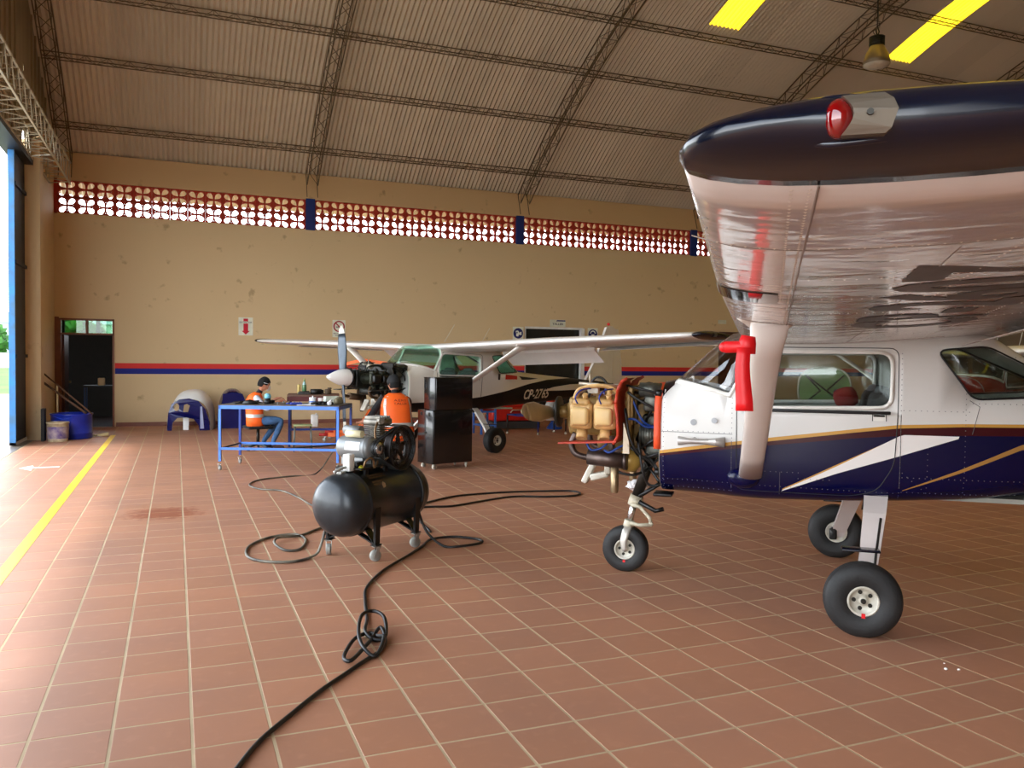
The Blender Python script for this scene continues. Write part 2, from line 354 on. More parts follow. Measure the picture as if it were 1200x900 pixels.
# breeze blocks
def petal(cx, cy, ang, L0, L1, wd):
    pts = []
    for t, w_ in [(0, .0), (.22, .62), (.5, 1.15), (.8, 1.15), (1, .55)]: pts.append((t, w_))
    out = []; ca, sa = math.cos(ang), math.sin(ang)
    for t, w_ in pts: out.append((L0+(L1-L0)*t, w_*wd))
    for t, w_ in pts[::-1]:
        if w_ > 0: out.append((L0+(L1-L0)*t, -w_*wd))
    return [(cx+x*ca-y*sa, cy+x*sa+y*ca) for x, y in out]
BW, BH = .394, .372
def block():
    o = [(-BW/2+.002, -BH/2+.002), (BW/2-.002, -BH/2+.002), (BW/2-.002, BH/2-.002), (-BW/2+.002, BH/2-.002)]
    hs = []
    for k in range(4):
        hs.append(petal(0, 0, PI/4+k*PI/2, .022, .205, .054))
        c, s = math.cos(k*PI/2), math.sin(k*PI/2); d = .125
        hs.append([(c*d+.014*math.cos(a*PI/2), s*d+.014*math.sin(a*PI/2)) for a in range(4)])
    return MB().prism(o, XZ(.0), XZ(.10), holes=hs).mesh('breeze_block')
bmesh_ = block(); bmesh_.materials.append(mat('terracotta_block', (.70, .20, .11), .75, var=.2, scale=5))
for k in range(5):
    a = WX+.06 if k == 0 else cols[k][1]; b = cols[k+1][0] if k < 4 else RX
    n = round((b-a)/BW); wd = (b-a)/n
    for i in range(n):
        for r in range(2):
            o = link('breeze_block', bmesh_, wback); o.location = (a+wd*(i+.5), BY+.05, 4.89+.376*(r+.5)); o.scale = (wd/BW, 1, 1)
mort = MB().bb((WX-.2, BY+.02, 5.255), (RX, BY+.14, 5.267))
mort.build('mortar_joint', mat('mortar', (.62, .25, .16), .9), wback)
sk = MB()
for a, b in [(-1.30, 9.0), (10.9, 15.5), (16.45, RX)]: sk.bb((a, BY-.02, 0), (b, BY, .095))
sk.build('baseboard_back', brown, kind='structure')
# ---- dark room behind the left doorway
def room():
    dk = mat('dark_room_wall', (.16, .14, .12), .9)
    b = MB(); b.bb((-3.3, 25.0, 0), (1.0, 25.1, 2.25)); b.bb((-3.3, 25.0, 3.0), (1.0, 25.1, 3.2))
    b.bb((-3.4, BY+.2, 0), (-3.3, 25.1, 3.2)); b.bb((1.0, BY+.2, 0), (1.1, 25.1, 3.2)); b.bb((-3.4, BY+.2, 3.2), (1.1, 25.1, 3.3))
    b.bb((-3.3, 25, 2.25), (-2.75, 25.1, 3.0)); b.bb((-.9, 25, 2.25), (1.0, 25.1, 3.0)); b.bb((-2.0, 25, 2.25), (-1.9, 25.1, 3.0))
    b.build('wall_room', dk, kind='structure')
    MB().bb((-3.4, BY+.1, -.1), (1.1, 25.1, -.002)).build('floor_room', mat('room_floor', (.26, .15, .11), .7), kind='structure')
    for n_, (x0, x1) in enumerate([(9.0, 11.0), (15.4, 16.6)]):
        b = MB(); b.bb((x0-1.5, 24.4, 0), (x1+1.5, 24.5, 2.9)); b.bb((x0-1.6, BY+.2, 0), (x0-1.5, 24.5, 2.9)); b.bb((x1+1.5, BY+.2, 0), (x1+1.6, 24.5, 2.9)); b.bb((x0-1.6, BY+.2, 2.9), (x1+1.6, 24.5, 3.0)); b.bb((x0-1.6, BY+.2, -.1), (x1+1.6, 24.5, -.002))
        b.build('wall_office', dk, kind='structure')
    # door 1: red-brown frame with a two-pane transom, leaf open
    dr = empty('door_1', (-1.905, BY, 0), kind='structure')
    fr = mat('door_frame_paint', (.52, .33, .24), .6)
    b = MB()
    for x in (-.565, .535): b.bb((x, -.03, 0), (x+.03+.01, .2, 2.50))
    b.bb((-.565, -.03, 2.46), (.575, .2, 2.50)); b.bb((-.565, -.03, 2.13), (.575, .2, 2.17)); b.bb((-.02, -.02, 2.17), (.03, .18, 2.46))
    b.bb((-.66+.01, -.02, 0), (-.565, .0, 2.53)); b.build('door_frame', fr, dr)
    MB().bb((-.52, .06, 2.17), (-.02, .065, 2.46)).build('transom_pane', glass('pane_glass', (.40, .55, .40)), dr)
    MB().bb((.03, .06, 2.17), (.53, .065, 2.46)).build('transom_pane', glass('pane_glass'), dr)
    lf = MB().bb((-.525, .2, .01), (-.48, 1.02, 2.12)).build('door_leaf', mat('brown_door', (.36, .22, .15), .5, scale=2), dr)
    MB().cyl((-.47, .92, 1.02), (-.42, .92, 1.02), .03, n=10).build('door_knob', mat('dull_brass', (.6, .5, .3), .35, 1.), lf)
    # door 2: wide dark opening with a white frame
    dr = empty('door_2', (9.965, BY, 0), kind='structure'); wf = mat('white_frame_paint', (.9, .9, .88), .5)
    b = MB(); b.bb((.82, -.04, 0), (.93, .1, 2.58)); b.bb((-.93, .0, 0), (-.89, .2, 2.6)); b.bb((-.9, .02, 2.54), (.9, .1, 2.6)); b.build('door_frame', wf, dr)
    MB().bb((-.89, .12, .01), (.0, .16, 2.54)).build('door_leaf', mat('dark_glazed_door', (.16, .16, .14), .25), dr)
    MB().bb((.0, .16, .01), (.82, .2, 2.54)).build('door_leaf', mat('dark_glazed_door', (.16, .16, .14), .25), dr)
    dr = empty('door_3', (15.97, BY, 0), kind='structure')
    MB().bb((-.42, .1, .01), (.42, .14, 2.6)).build('door_leaf', mat('brown_door', (.36, .22, .15), .5), dr)
    # table with a small pale box in the dark room
    t = empty('side_table', (-1.63, 22.3, 0), label='small table with thin blue legs inside the dark doorway', cat='table'); bl = mat('dark_blue_steel', (.10, .22, .40), .5)
    MB().bb((-.42, -.3, .90), (.42, .3, .94)).build('tabletop', mat('dark_top', (.12, .12, .12), .6), t)
    for x in (-.4, .37):
        for y in (-.28, .25): MB().bb((x, y, 0), (x+.035, y+.035, .9)).build('leg', bl, t)
    MB().rbox((-1.66, 22.15, 1.03), (.15, .12, .18), .02).build('small_box', mat('cream_box', (.8, .68, .5), .6), label='small cream box standing on the table inside the dark doorway', cat='box')
room()
# ---- left wall (gable) as one slab with its openings
def left_wall():
    arc = [(y, roofz(y)+.02) for y in [22.0-.8*i for i in range(36)] if y > FY]
    out = [(FY, 0), (FY, roofz(FY))]+arc[::-1]+[(BY+.2, roofz(BY+.2)), (BY+.2, 0)]
    # lower masonry part right of the door
    b = MB(); b.prism([(18.4, 0), (BY+.2, 0), (BY+.2, 6.2), (20.9, 6.6), (18.4, 5.75)], YZ(WX), YZ(WX-.2),
                      holes=[[(19.02, 3.72), (19.8, 3.72), (19.8, 4.5), (19.02, 4.5)], [(19.02, 1.2), (19.72, 1.2), (19.72, 2.28), (19.02, 2.28)]])
    b.build('wall_left', WP, kind='structure')
    MB().bb((WX-.25, 18.35, 0), (-2.43, 18.78, 5.78)).build('trim_2', WP, kind='structure')
    for n_, (y0, y1, z0, z1) in enumerate([(19.02, 19.8, 3.72, 4.5), (19.02, 19.72, 1.2, 2.28)]):
        wn = empty('window_%d' % (n_+1), (WX-.08, (y0+y1)/2, z0), kind='structure'); h = z1-z0; w_ = (y1-y0)/2
        b = MB(); b.bb((-.02, -w_, 0), (.04, -w_+.04, h)); b.bb((-.02, w_-.04, 0), (.04, w_, h)); b.bb((-.02, -w_, 0), (.04, w_, .04)); b.bb((-.02, -w_, h-.04), (.04, w_, h)); b.bb((-.02, -w_, h/2-.02), (.03, w_, h/2+.02))
        b.build('window_frame', mat('dark_frame', (.10, .09, .08), .5), wn)
        MB().bb((0, -w_, 0), (.01, w_, h)).build('window_pane', mat('dark_louvre', (.05, .05, .05), .2), wn)
    # gable cladding above the doorway
    gc = mat('gable_sheet', (.62, .56, .44), .55, .2, scale=.8, var=.15, stretch=(1, 9, .2))
    zt = 5.36; arc2 = [(y, roofz(y)) for y in [20.9-.9*i for i in range(40)] if y > FY+.1]
    out = [(FY, zt)]+[(FY, roofz(FY))]+arc2[::-1]+[(20.9, 6.58), (18.4, 5.8), (18.4, zt)]
    g = MB(); g.prism(out, YZ(WX-.02), YZ(WX-.06), holes=[[(17.35, 5.50), (17.9, 5.46), (17.95, 5.74), (17.4, 5.9)], [(17.05, 7.5), (17.17, 7.5), (17.0, 9.0), (16.9, 9.0)], [(17.55, 6.85), (17.62, 6.85), (17.6, 6.95), (17.53, 6.95)]])
    # ribs of the cladding
    y = FY+.4
    ob = g.build('wall_left_gable', gc, kind='structure')
    r = MB()
    while y < 20.4:
        if y < 16.7 or y > 18.1: r.bb((WX-.02, y, zt if y < 18.4 else 6.6), (WX+.012, y+.05, roofz(y)-.03))
        y += .45
    r.build('cladding_rib', gc, ob)
    # truss lintel over the door, pale paint
    lat = mat('pale_steel', (.74, .70, .60), .5); t = MB(); z0, z1 = 5.40, 5.86; x0, x1 = WX+.02, WX+.42
    for (x, z) in ((x0, z0), (x0, z1), (x1, z0), (x1, z1)): t.tube([(x, FY, z), (x, 20.6, z+ (0 if z == z0 else 0))], .022, 4, smooth=False)
    y = FY; k = 0
    while y < 20.4:
        for x in (x0, x1): t.tube([(x, y, z0), (x, y+.26, z1)], .011, 4, smooth=False); t.tube([(x, y+.26, z1), (x, y+.52, z0)], .011, 4, smooth=False)
        for z in (z0, z1): t.tube([(x0, y, z), (x1, y+.26, z)], .010, 4, smooth=False); t.tube([(x1, y+.26, z), (x0, y+.52, z)], .010, 4, smooth=False)
        y += .52
    t.build('door_lintel_truss', lat, kind='structure')
    MB().bb((WX-.30, FY, 5.30), (WX+.02, 18.4, 5.42)).build('trim_3', mat('dark_track', (.06, .09, .12), .5), kind='structure')
    MB().bb((-2.86, FY, -.06), (-2.56, 18.4, .004)).build('trim_4', mat('steel_track', (.55, .50, .45), .4, .6), kind='structure')
    # sliding leaves, dark sheet inside with a bright blue stile on the free edge
    dk = mat('dark_blue_sheet', (.07, .13, .20), .55, scale=2, var=.3); bb = mat('bright_blue_paint', (.10, .50, .80), .45, scale=3, dirt=(.25, .40, .50))
    for n_, (ya, yb, x) in enumerate([(17.12, 18.5, -2.72), (1.75, 3.75, -2.72)]):
        d = empty('door_%d' % (4+n_), (x, ya, 0), kind='structure'); L = yb-ya
        MB().bb((-.03, .05, .06), (.03, L, 5.3)).build('door_panel', dk, d)
        MB().bb((-.05, 0, .02), (.05, .06, 5.32)).build('door_stile', bb, d)
        MB().bb((-.05, 0, .02), (.05, L, .07)).build('door_rail', mat('white_frame_paint', (.9, .9, .88)), d)
        b = MB()
        for z in (1.6, 3.3, 4.7): b.bb((.03, .06, z), (.07, L, z+.06))
        b.build('door_rail', dk, d)
left_wall()
# ---- other walls (behind the camera and far right)
MB().bb((WX-.2, FY-.2, 0), (RX+.2, FY, roofz(FY)+.1)).build('wall_front', mat('dark_hangar_wall', (.46, .40, .31), .8, scale=1), kind='structure')
o_ = [(FY, 0)]+[(FY, roofz(FY))]+[(y, roofz(y)) for y in [FY+.9*i for i in range(1, 30)]]+[(BY+.1, 6.2), (BY+.1, 0)]
MB().prism(o_, YZ(RX), YZ(RX+.2)).build('wall_right', mat('dark_hangar_wall', (.36, .31, .24)), kind='structure')
# ---- roof
def ceiling():
    root = empty('ceiling', (0, 0, 0), kind='structure')
    SW = .88; NC = 8
    def sheet(y0, y1, name):
        n = NC*4+3; vs = []; fs = []; a0, a1 = math.asin((y0-YC)/RR), math.asin((y1-YC)/RR); M = max(2, int(abs(y1-y0)/.7))
        for i in range(M+1):
            a = a0+(a1-a0)*i/M
            for k in range(n+1):
                h = (0, .55, 1, .55)[k % 4]*.058
                vs.append((SW*k/(NC*4), YC+(RR+h)*math.sin(a), ZC+(RR+h)*math.cos(a)))
        for i in range(M):
            for k in range(n): p = i*(n+1)+k; fs.append((p, p+1, p+n+2, p+n+1))
        me = bpy.data.meshes.new(name); me.from_pydata(vs, [], fs); me.update(); return me
    zm = mat('galvanised_roof', (.86, .81, .72), .5, .0, var=.10, scale=.35, stretch=(1, .4, .4))
    zm2 = mat('weathered_roof', (.835, .785, .695), .55, .0, var=.12, scale=.35, stretch=(1, .4, .4))
    full = [sheet(22.45, -6.3, 'roof_sheet') for _ in range(2)]; full[0].materials.append(zm); full[1].materials.append(zm2)
    lo = sheet(22.45, 16.0, 'roof_sheet'); lo.materials.append(zm); hi = sheet(3.0, -6.3, 'roof_sheet'); hi.materials.append(zm)
    ym = bpy.data.materials.new('yellow_translucent_sheet'); ym.use_nodes = True; nt = ym.node_tree; nt.nodes.clear()
    out = N(nt, 'ShaderNodeOutputMaterial'); tl = N(nt, 'ShaderNodeBsdfTranslucent'); df = N(nt, 'ShaderNodeBsdfDiffuse'); mx = N(nt, 'ShaderNodeMixShader')
    tc = N(nt, 'ShaderNodeTexCoord'); mp = N(nt, 'ShaderNodeMapping'); mp.inputs['Scale'].default_value = (30, .6, .6); nz = N(nt, 'ShaderNodeTexNoise'); nz.inputs['Scale'].default_value = 1
    nt.links.new(tc.outputs['Object'], mp.inputs[0]); nt.links.new(mp.outputs[0], nz.inputs[0])
    c = mixc(nt, nz.outputs[0], (.85, .60, .02), (.80, .44, .01)); nt.links.new(c, tl.inputs[0]); nt.links.new(c, df.inputs[0]); mx.inputs[0].default_value = .1
    nt.links.new(tl.outputs[0], mx.inputs[1]); nt.links.new(df.outputs[0], mx.inputs[2]); nt.links.new(mx.outputs[0], out.inputs[0])
    sky = sheet(16.1, 2.9, 'skylight_sheet'); sky.materials.append(ym)
    for k in range(34):
        x = -2.94+SW*k
        if k in (16, 22, 28):
            for me, nm in ((lo, 'roof_sheet'), (hi, 'roof_sheet'), (sky, 'skylight_sheet')):
                link(nm, me, root, (x, 0, 0.01 if me is sky else 0))
        else: link('roof_sheet', full[1 if k % 5 == 2 or k % 7 == 3 else 0], root, (x, 0, .002*(k % 2)))
    st = mat('roof_steel', (.42, .36, .26), .6, .2, var=.2)
    # purlins
    pm = MB(); x0, x1 = -2.5, RX
    for (y, z) in ((-.06, 0), (.06, 0), (0, -.15)): pm.tube([(x0, y, z), (x1, y, z)], .011, 4, smooth=False)
    x = x0; s = .2
    while x < x1-.4:
        for y in (-.06, .06): pm.tube([(x, y, 0), (x+s, 0, -.15), (x+2*s, y, 0)], .0065, 3, smooth=False, cap=False)
        pm.bb((x-.004, -.06, -.006), (x+.004, .06, .006)); x += 2*s
    pme = pm.mesh('purlin', False); pme.materials.append(st)
    for a in (20.75, 19.2, 17.76, 16.27, 14.55, 12.8, 11.0, 9.2, 7.4, 5.6, 3.8, 2.0, .2, -1.6, -3.4, -5.0):
        z = roofz(a); an = math.asin((a-YC)/RR); o = link('purlin', pme, root, (0, a-.03*math.sin(an), z-.03)); o.rotation_euler = (-an, 0, 0)
    # arches
    tm = MB(); ys = [21.45-.62*i for i in range(44)]; P = []
    def pt(y, d, xx):
        an = math.asin(max(-1, min(1, (y-YC)/RR))); r = RR-d; return Vector((xx, YC+r*math.sin(an), ZC+r*math.cos(an)))
    D0, D1, HW = .17, .50, .13
    aa = [21.35-.31*i for i in range(87)]
    for d in (D0, D1):
        for xx in (-HW, HW): tm.tube([pt(y, d, xx) for y in aa[::2]], .016, 4, smooth=False)
    for i in range(len(aa)-1):
        for xx in (-HW, HW):
            tm.tube([pt(aa[i], D0 if i % 2 else D1, xx), pt(aa[i+1], D1 if i % 2 else D0, xx)], .009, 3, smooth=False, cap=False)
        for d in (D0, D1): tm.tube([pt(aa[i], d, -HW if i % 2 else HW), pt(aa[i+1], d, HW if i % 2 else -HW)], .008, 3, smooth=False, cap=False)
    for xx in (-HW, HW): tm.tube([pt(21.35, D0, xx), pt(21.35, D1, xx)+Vector((0, 0, -.3))], .012, 4, smooth=False)
    tme = tm.mesh('roof_truss', False); tme.materials.append(st)
    for X in (-2.30, 3.14, 8.86, 14.58, 20.30, 26.0): link('roof_truss', tme, root, (X, 0, 0))
ceiling()
# ================================================================ AIRCRAFT (high-wing light aircraft)
FUS = [(1.35, 1.50, .68, .44, 3.2), (1.265, 1.52, .678, .447, 3.2), (1.17, 1.61, .675, .455, 3.2), (1.05, 1.722, .673, .475, 3.4), (.95, 1.805, .673, .485, 3.8), (.86, 1.87, .672, .495, 4.5), (.65, 1.89, .674, .505, 6), (.2, 1.88, .69, .51, 6.5),
       (-.25, 1.88, .715, .505, 6.5), (-.60, 1.88, .74, .495, 6), (-.78, 1.86, .755, .485, 5.5), (-1.05, 1.68, .79, .45, 4.5), (-1.38, 1.49, .81, .40, 3.6), (-2.2, 1.45, .86, .31, 3), (-3.2, 1.41, .98, .20, 2.7), (-4.2, 1.37, 1.13, .10, 2.4), (-4.75, 1.34, 1.20, .03, 2.2)]
def fus(x): return interp(FUS, x)
def fus_y(x, z, off=0.):
    t, b, hw, n = fus(x); zc, hz = (t+b)/2, (t-b)/2; q = min(.98, abs((z-zc)/hz)); return hw*(1-q**n)**(1/n)+off
def fus_ring(x, off=0., K=56):
    t, b, hw, n = fus(x); zc, hz = (t+b)/2, (t-b)/2-off; hw = max(.005, hw-off); out = []
    for k in range(K):
        th = 2*PI*k/K; c, s = math.cos(th), math.sin(th)
        out.append((x, hw*math.copysign(abs(c)**(2/n), c), zc+max(hz, .005)*math.copysign(abs(s)**(2/n), s)))
    return out
def boolean(a, b, op):
    md = a.modifiers.new('b', 'BOOLEAN'); md.object = b; md.operation = op; md.solver = 'EXACT'
    me = bpy.data.meshes.new_from_object(a.evaluated_get(bpy.context.evaluated_depsgraph_get())); a.modifiers.clear(); return me
def tmpo(mb): return link('tmp', mb.mesh('tmp'))
def rounded(poly, r=.03, k=4):
    out = []; n = len(poly)
    for i in range(n):
        p, a, b = Vector(poly[i]), Vector(poly[i-1]), Vector(poly[(i+1) % n]); ra = min(r, (a-p).length*.45); rb = min(r, (b-p).length*.45)
        A, B = p+(a-p).normalized()*ra, p+(b-p).normalized()*rb
        for j in range(k+1): t = j/k; out.append(tuple(A*(1-t)**2+p*2*t*(1-t)+B*t*t))
    return out
def grow(poly, d):
    c = Vector((0, 0)); out = []; n = len(poly); A = sum(poly[i][0]*poly[(i+1) % n][1]-poly[(i+1) % n][0]*poly[i][1] for i in range(n)); sg = 1 if A > 0 else -1
    for i in range(n):
        p, a, b = Vector(poly[i]), Vector(poly[i-1]), Vector(poly[(i+1) % n]); e = (p-a).normalized(); f = (b-p).normalized()
        nrm = Vector((e.y+f.y, -e.x-f.x)).normalized()*sg; out.append(tuple(p+nrm*d))
    return out
WIN_D = [(.70, 1.715), (-.165, 1.715), (-.165, 1.372), (.78, 1.350), (.775, 1.50)]
WIN_R = [(-.452, 1.738), (-.74, 1.765), (-1.26, 1.50), (-1.16, 1.462), (-.665, 1.432)]
WIN_F = [(1.40, 1.75), (1.262, 1.530), (1.17, 1.515), (1.0, 1.475), (.868, 1.435), (.735, 1.70), (.72, 2.0), (1.4, 2.0)]
WIN_B = [(-.86, 1.90), (-1.30, 1.56), (-1.2, 2.0), (-.86, 2.0)]
_G = {}
def shapes():
    """fuselage shell with the window openings cut, and the panes cut from the same curved shell (computed once)"""
    xs = [1.35, 1.31, 1.265, 1.17, 1.11, 1.05, 1.0, .95, .90, .86, .78, .72, .65, .4, .2, 0, -.25, -.45, -.6, -.7, -.78, -.9, -1.05, -1.2, -1.38, -1.7, -2.2, -2.7, -3.2, -3.7, -4.2, -4.5, -4.75]
    outer = tmpo(MB().loft([fus_ring(x) for x in xs])); xi = [x for x in xs if -1.8 < x < 1.3]
    inner = tmpo(MB().loft([fus_ring(x, .022) for x in [1.325]+xi+[-1.8]])); shell = boolean(outer, inner, 'DIFFERENCE')
    so = link('tmp', shell); thin_in = tmpo(MB().loft([fus_ring(x, .012) for x in [1.33]+xi+[-1.8]])); thin_o = tmpo(MB().loft([fus_ring(x, .006) for x in [1.345]+xi+[-1.85]]))
    thin = link('tmp', boolean(thin_o, thin_in, 'DIFFERENCE'))
    cuts = {}
    for nm, poly, r in (('door', WIN_D, .07), ('rear', WIN_R, .05), ('front', WIN_F, .02), ('back', WIN_B, .04)):
        p = rounded(poly, r)
        if nm == 'back': cuts[nm] = (tmpo(MB().prism(p, XZ(-.27), XZ(.27))), None)
        else: cuts[nm] = (tmpo(MB().prism(p, XZ(-.8), XZ(.8))), None)
    cur = so
    for nm in cuts:
        me = boolean(cur, cuts[nm][0], 'DIFFERENCE'); cur = link('tmp', me)
    _G['shell'] = cur.data
    for nm in cuts: _G[nm] = boolean(thin, cuts[nm][0], 'INTERSECT')
    # frames: rim between grown and original outline, slightly proud
    po = tmpo(MB().loft([[(x, y*(1+.012), z) for x, y, z in fus_ring(x)] for x in xs])); pi = tmpo(MB().loft([fus_ring(x, .03) for x in xs])); proud = link('tmp', boolean(po, pi, 'DIFFERENCE'))
    for nm, poly, d, r in (('door', WIN_D, .026, .07), ('rear', WIN_R, .012, .05), ('front', WIN_F[:-2], .02, .02)):
        if nm == 'front':
            q = [(1.31, 1.565), (1.262, 1.530), (1.17, 1.515), (1.0, 1.475), (.868, 1.435), (.735, 1.70), (.725, 1.84)]; g_ = [(a, b) for a, b in q]; h_ = [(1.31, 1.495), (1.25, 1.493), (1.17, 1.480), (.995, 1.442), (.86, 1.402), (.705, 1.70), (.70, 1.84)]
            ring = tmpo(MB().prism(g_+h_[::-1], XZ(-.8), XZ(.8)))
        else:
            a = rounded(poly, r); ring = tmpo(MB().prism(grow(a, d), XZ(-.8), XZ(.8), holes=[a[::-1]]))
        _G['frame_'+nm] = boolean(proud, ring, 'INTERSECT')
    for o in [o for o in bpy.data.objects if o.name.startswith('tmp')]: bpy.data.objects.remove(o)
shapes()
def half(me, side):
    """the piece of a mesh on one side (+1 left, -1 right)"""
    bm = bmesh.new(); bm.from_mesh(me); bmesh.ops.bisect_plane(bm, geom=bm.verts[:]+bm.edges[:]+bm.faces[:], plane_co=(0, 0, 0), plane_no=(0, -side, 0), clear_outer=True)
    o = bpy.data.meshes.new(me.name); bm.to_mesh(o); bm.free(); return o
def paint(name, under, bands, upper, rough=.22, extra=None, marks=()):
    """bands: [(colour, [(x,z)..top line])...] from the top down; under everything: lowest colour. object x,z only."""
    m = bpy.data.materials.new(name); m.use_nodes = True; nt = m.node_tree; b = nt.nodes['Principled BSDF']
    tc = N(nt, 'ShaderNodeTexCoord'); sp = N(nt, 'ShaderNodeSeparateXYZ'); nt.links.new(tc.outputs['Object'], sp.inputs[0]); X, Z = sp.outputs[0], sp.outputs[2]
    nz = N(nt, 'ShaderNodeTexNoise'); nz.inputs['Scale'].default_value = 1.7; nz.inputs['Detail'].default_value = 6; nt.links.new(tc.outputs['Object'], nz.inputs[0])
    up2 = tuple(c*.90 for c in s2l(upper)); c = mixc(nt, nz.outputs[0], s2l(upper), up2)
    def line(pts):
        fc = N(nt, 'ShaderNodeFloatCurve'); cv = fc.mapping.curves[0]; fc.mapping.use_clip = False
        pts = sorted([((x+5)/7, z/2.5) for x, z in pts])
        while len(cv.points) < len(pts): cv.points.new(.5, .5)
        for q, (a, bb) in zip(cv.points, pts): q.location = (a, bb); q.handle_type = 'VECTOR'
        fc.mapping.update(); nt.links.new(mth(nt, 'DIVIDE', mth(nt, 'ADD', X, 5.0), 7.0), fc.inputs['Value'])
        return mth(nt, 'MULTIPLY', fc.outputs[0], 2.5)
    for col, pts in bands: c = mixc(nt, mth(nt, 'LESS_THAN', Z, line(pts)), c, s2l(col))
    for col, top, bot in marks:
        f = mth(nt, 'MULTIPLY', mth(nt, 'LESS_THAN', Z, line(top)), mth(nt, 'GREATER_THAN', Z, line(bot))); c = mixc(nt, f, c, s2l(col))
    nt.links.new(c, b.inputs['Base Color']); b.inputs['Roughness'].default_value = rough; b.inputs['Coat Weight'].default_value = .12; b.inputs['Specular IOR Level'].default_value = .3; b.inputs['Coat Roughness'].default_value = .04
    wv = N(nt, 'ShaderNodeTexNoise'); wv.inputs['Scale'].default_value = 5; nt.links.new(tc.outputs['Object'], wv.inputs[0])
    bp = N(nt, 'ShaderNodeBump'); bp.inputs['Strength'].default_value = .12; bp.inputs['Distance'].default_value = .012; nt.links.new(wv.outputs[0], bp.inputs['Height']); nt.links.new(bp.outputs[0], b.inputs['Normal'])
    nt.links.new(bp.outputs[0], b.inputs['Coat Normal'])
    return m
# ---- wings
def wing_sec(y, K=14):
    s = abs(y); le = interp([(0, .80), (3.0, .795), (5.0, .745), (5.14, .60)], s)[0]; te = interp([(0, -.83), (2.6, -.83), (5.0, -.40), (5.14, -.2)], s)[0]
    zb = 1.76+.039*(s-.5); th = interp([(0, .19), (2.6, .185), (5.0, .135)], s)[0]; return le, te, zb, th
def airfoil(y, K=16, sc=1., zb_=None, le_=None, te_=None, th_=None):
    le, te, zb, th = wing_sec(y); le = le if le_ is None else le_; te = te if te_ is None else te_; th = th if th_ is None else th_; zb = zb if zb_ is None else zb_
    ch = le-te; up = []; lo = []; zc = zb+.42*th
    for i in range(K+1):
        t = (1-math.cos(PI*i/K))/2; q = (1.457*math.sqrt(t)-.62*t-1.73*t*t+1.40*t**3-.507*t**4)
        up.append((le-ch*t, y, zc+q*th*.98-.0*t)); lo.append((le-ch*t, y, zc-q*th*.72+.15*th*max(0, t-.15)))
    return up+lo[::-1][1:-1]
def wave_white(name):
    m = mat(name, (.84, .80, .78), .16, 0, var=.05, scale=2, coat=.6); nt = m.node_tree; b = nt.nodes['Principled BSDF']
    tc = N(nt, 'ShaderNodeTexCoord'); mp = N(nt, 'ShaderNodeMapping'); mp.inputs['Scale'].default_value = (3.2, 9, 1); nt.links.new(tc.outputs['Object'], mp.inputs[0])
    nz = N(nt, 'ShaderNodeTexNoise'); nz.inputs['Scale'].default_value = .8; nz.inputs['Detail'].default_value = 2; nt.links.new(mp.outputs[0], nz.inputs[0])
    bp = N(nt, 'ShaderNodeBump'); bp.inputs['Strength'].default_value = .5; bp.inputs['Distance'].default_value = .012; nt.links.new(nz.outputs[0], bp.inputs['Height'])
    nt.links.new(bp.outputs[0], b.inputs['Normal']); nt.links.new(bp.outputs[0], b.inputs['Coat Normal']); return m
RUB = mat('tyre_rubber', (.13, .13, .13), .6, scale=8, var=.25, bump=.2, bscale=60)
WHM = mat('white_wheel_paint', (.88, .87, .82), .4, scale=6, dirt=(.66, .62, .54)); STL = mat('bare_steel', (.72, .70, .66), .3, .9); CHR = mat('chrome', (.85, .85, .85), .12, 1.)
BLK = mat('black_enamel', (.05, .05, .05), .35); DKM = mat('dark_metal', (.20, .19, .17), .4, .7); RED = mat('red_plastic', (.86, .06, .09), .45)
def wheel(name, r, wd, c, root, hubr=None, side=1, holes=5, rz=0., tyre=RUB, rim=WHM):
    """wheel > tyre, rim(>hub): axis along local y"""
    hubr = hubr or r*.44
    w_ = empty(name, c, parent=root)
    pr = [(hubr*.98, -wd*.34), (hubr*1.12, -wd*.42), (r*.72, -wd*.5), (r*.90, -wd*.42), (r*.975, -wd*.30)]
    for g_ in (-.2, -.07, .07, .2): pr += [(r*1.0-abs(g_)*.02, wd*(g_-.028)), (r*.975, wd*(g_-.012)), (r*.975, wd*(g_+.012)), (r*1.0-abs(g_)*.02, wd*(g_+.028))]
    pr += [(r*.975, wd*.30), (r*.90, wd*.42), (r*.72, wd*.5), (hubr*1.12, wd*.42), (hubr*.98, wd*.34)]
    ty = MB().lathe(pr, ax=(0, 1, 0), n=40)
    for v in ty.v:
        if v.z < -r*.965: v.z = -r*.965
    ty.build('tyre', tyre, w_)
    rm = MB(); s = side
    rm.lathe([(hubr, wd*.36*s), (hubr*1.05, wd*.40*s), (hubr*.93, wd*.41*s), (hubr*.86, wd*.34*s), (hubr*.80, wd*.16*s), (hubr*.35, wd*.14*s), (hubr*.33, wd*.30*s), (hubr*.2, wd*.34*s), (.001, wd*.34*s)], ax=(0, 1, 0), n=32)
    rm.lathe([(hubr, -wd*.36*s), (hubr*1.0, -wd*.40*s), (hubr*.9, -wd*.36*s), (.001, -wd*.32*s)], ax=(0, 1, 0), n=24); rm.build('rim', rim, w_)
    hb = MB().cyl((0, wd*.30*s, 0), (0, wd*.46*s, 0), hubr*.2, hubr*.15, 12)
    hb.build('hub', DKM, w_)
    bm_ = MB().cyl((0, wd*.15*s, 0), (0, wd*.185*s, 0), hubr*.15, n=8).mesh('rim_hole'); bm_.materials.append(DKM)
    for k in range(holes): a = 2*PI*k/holes; link('rim_hole', bm_, w_, (hubr*.58*math.cos(a), 0, hubr*.58*math.sin(a)))
    return w_
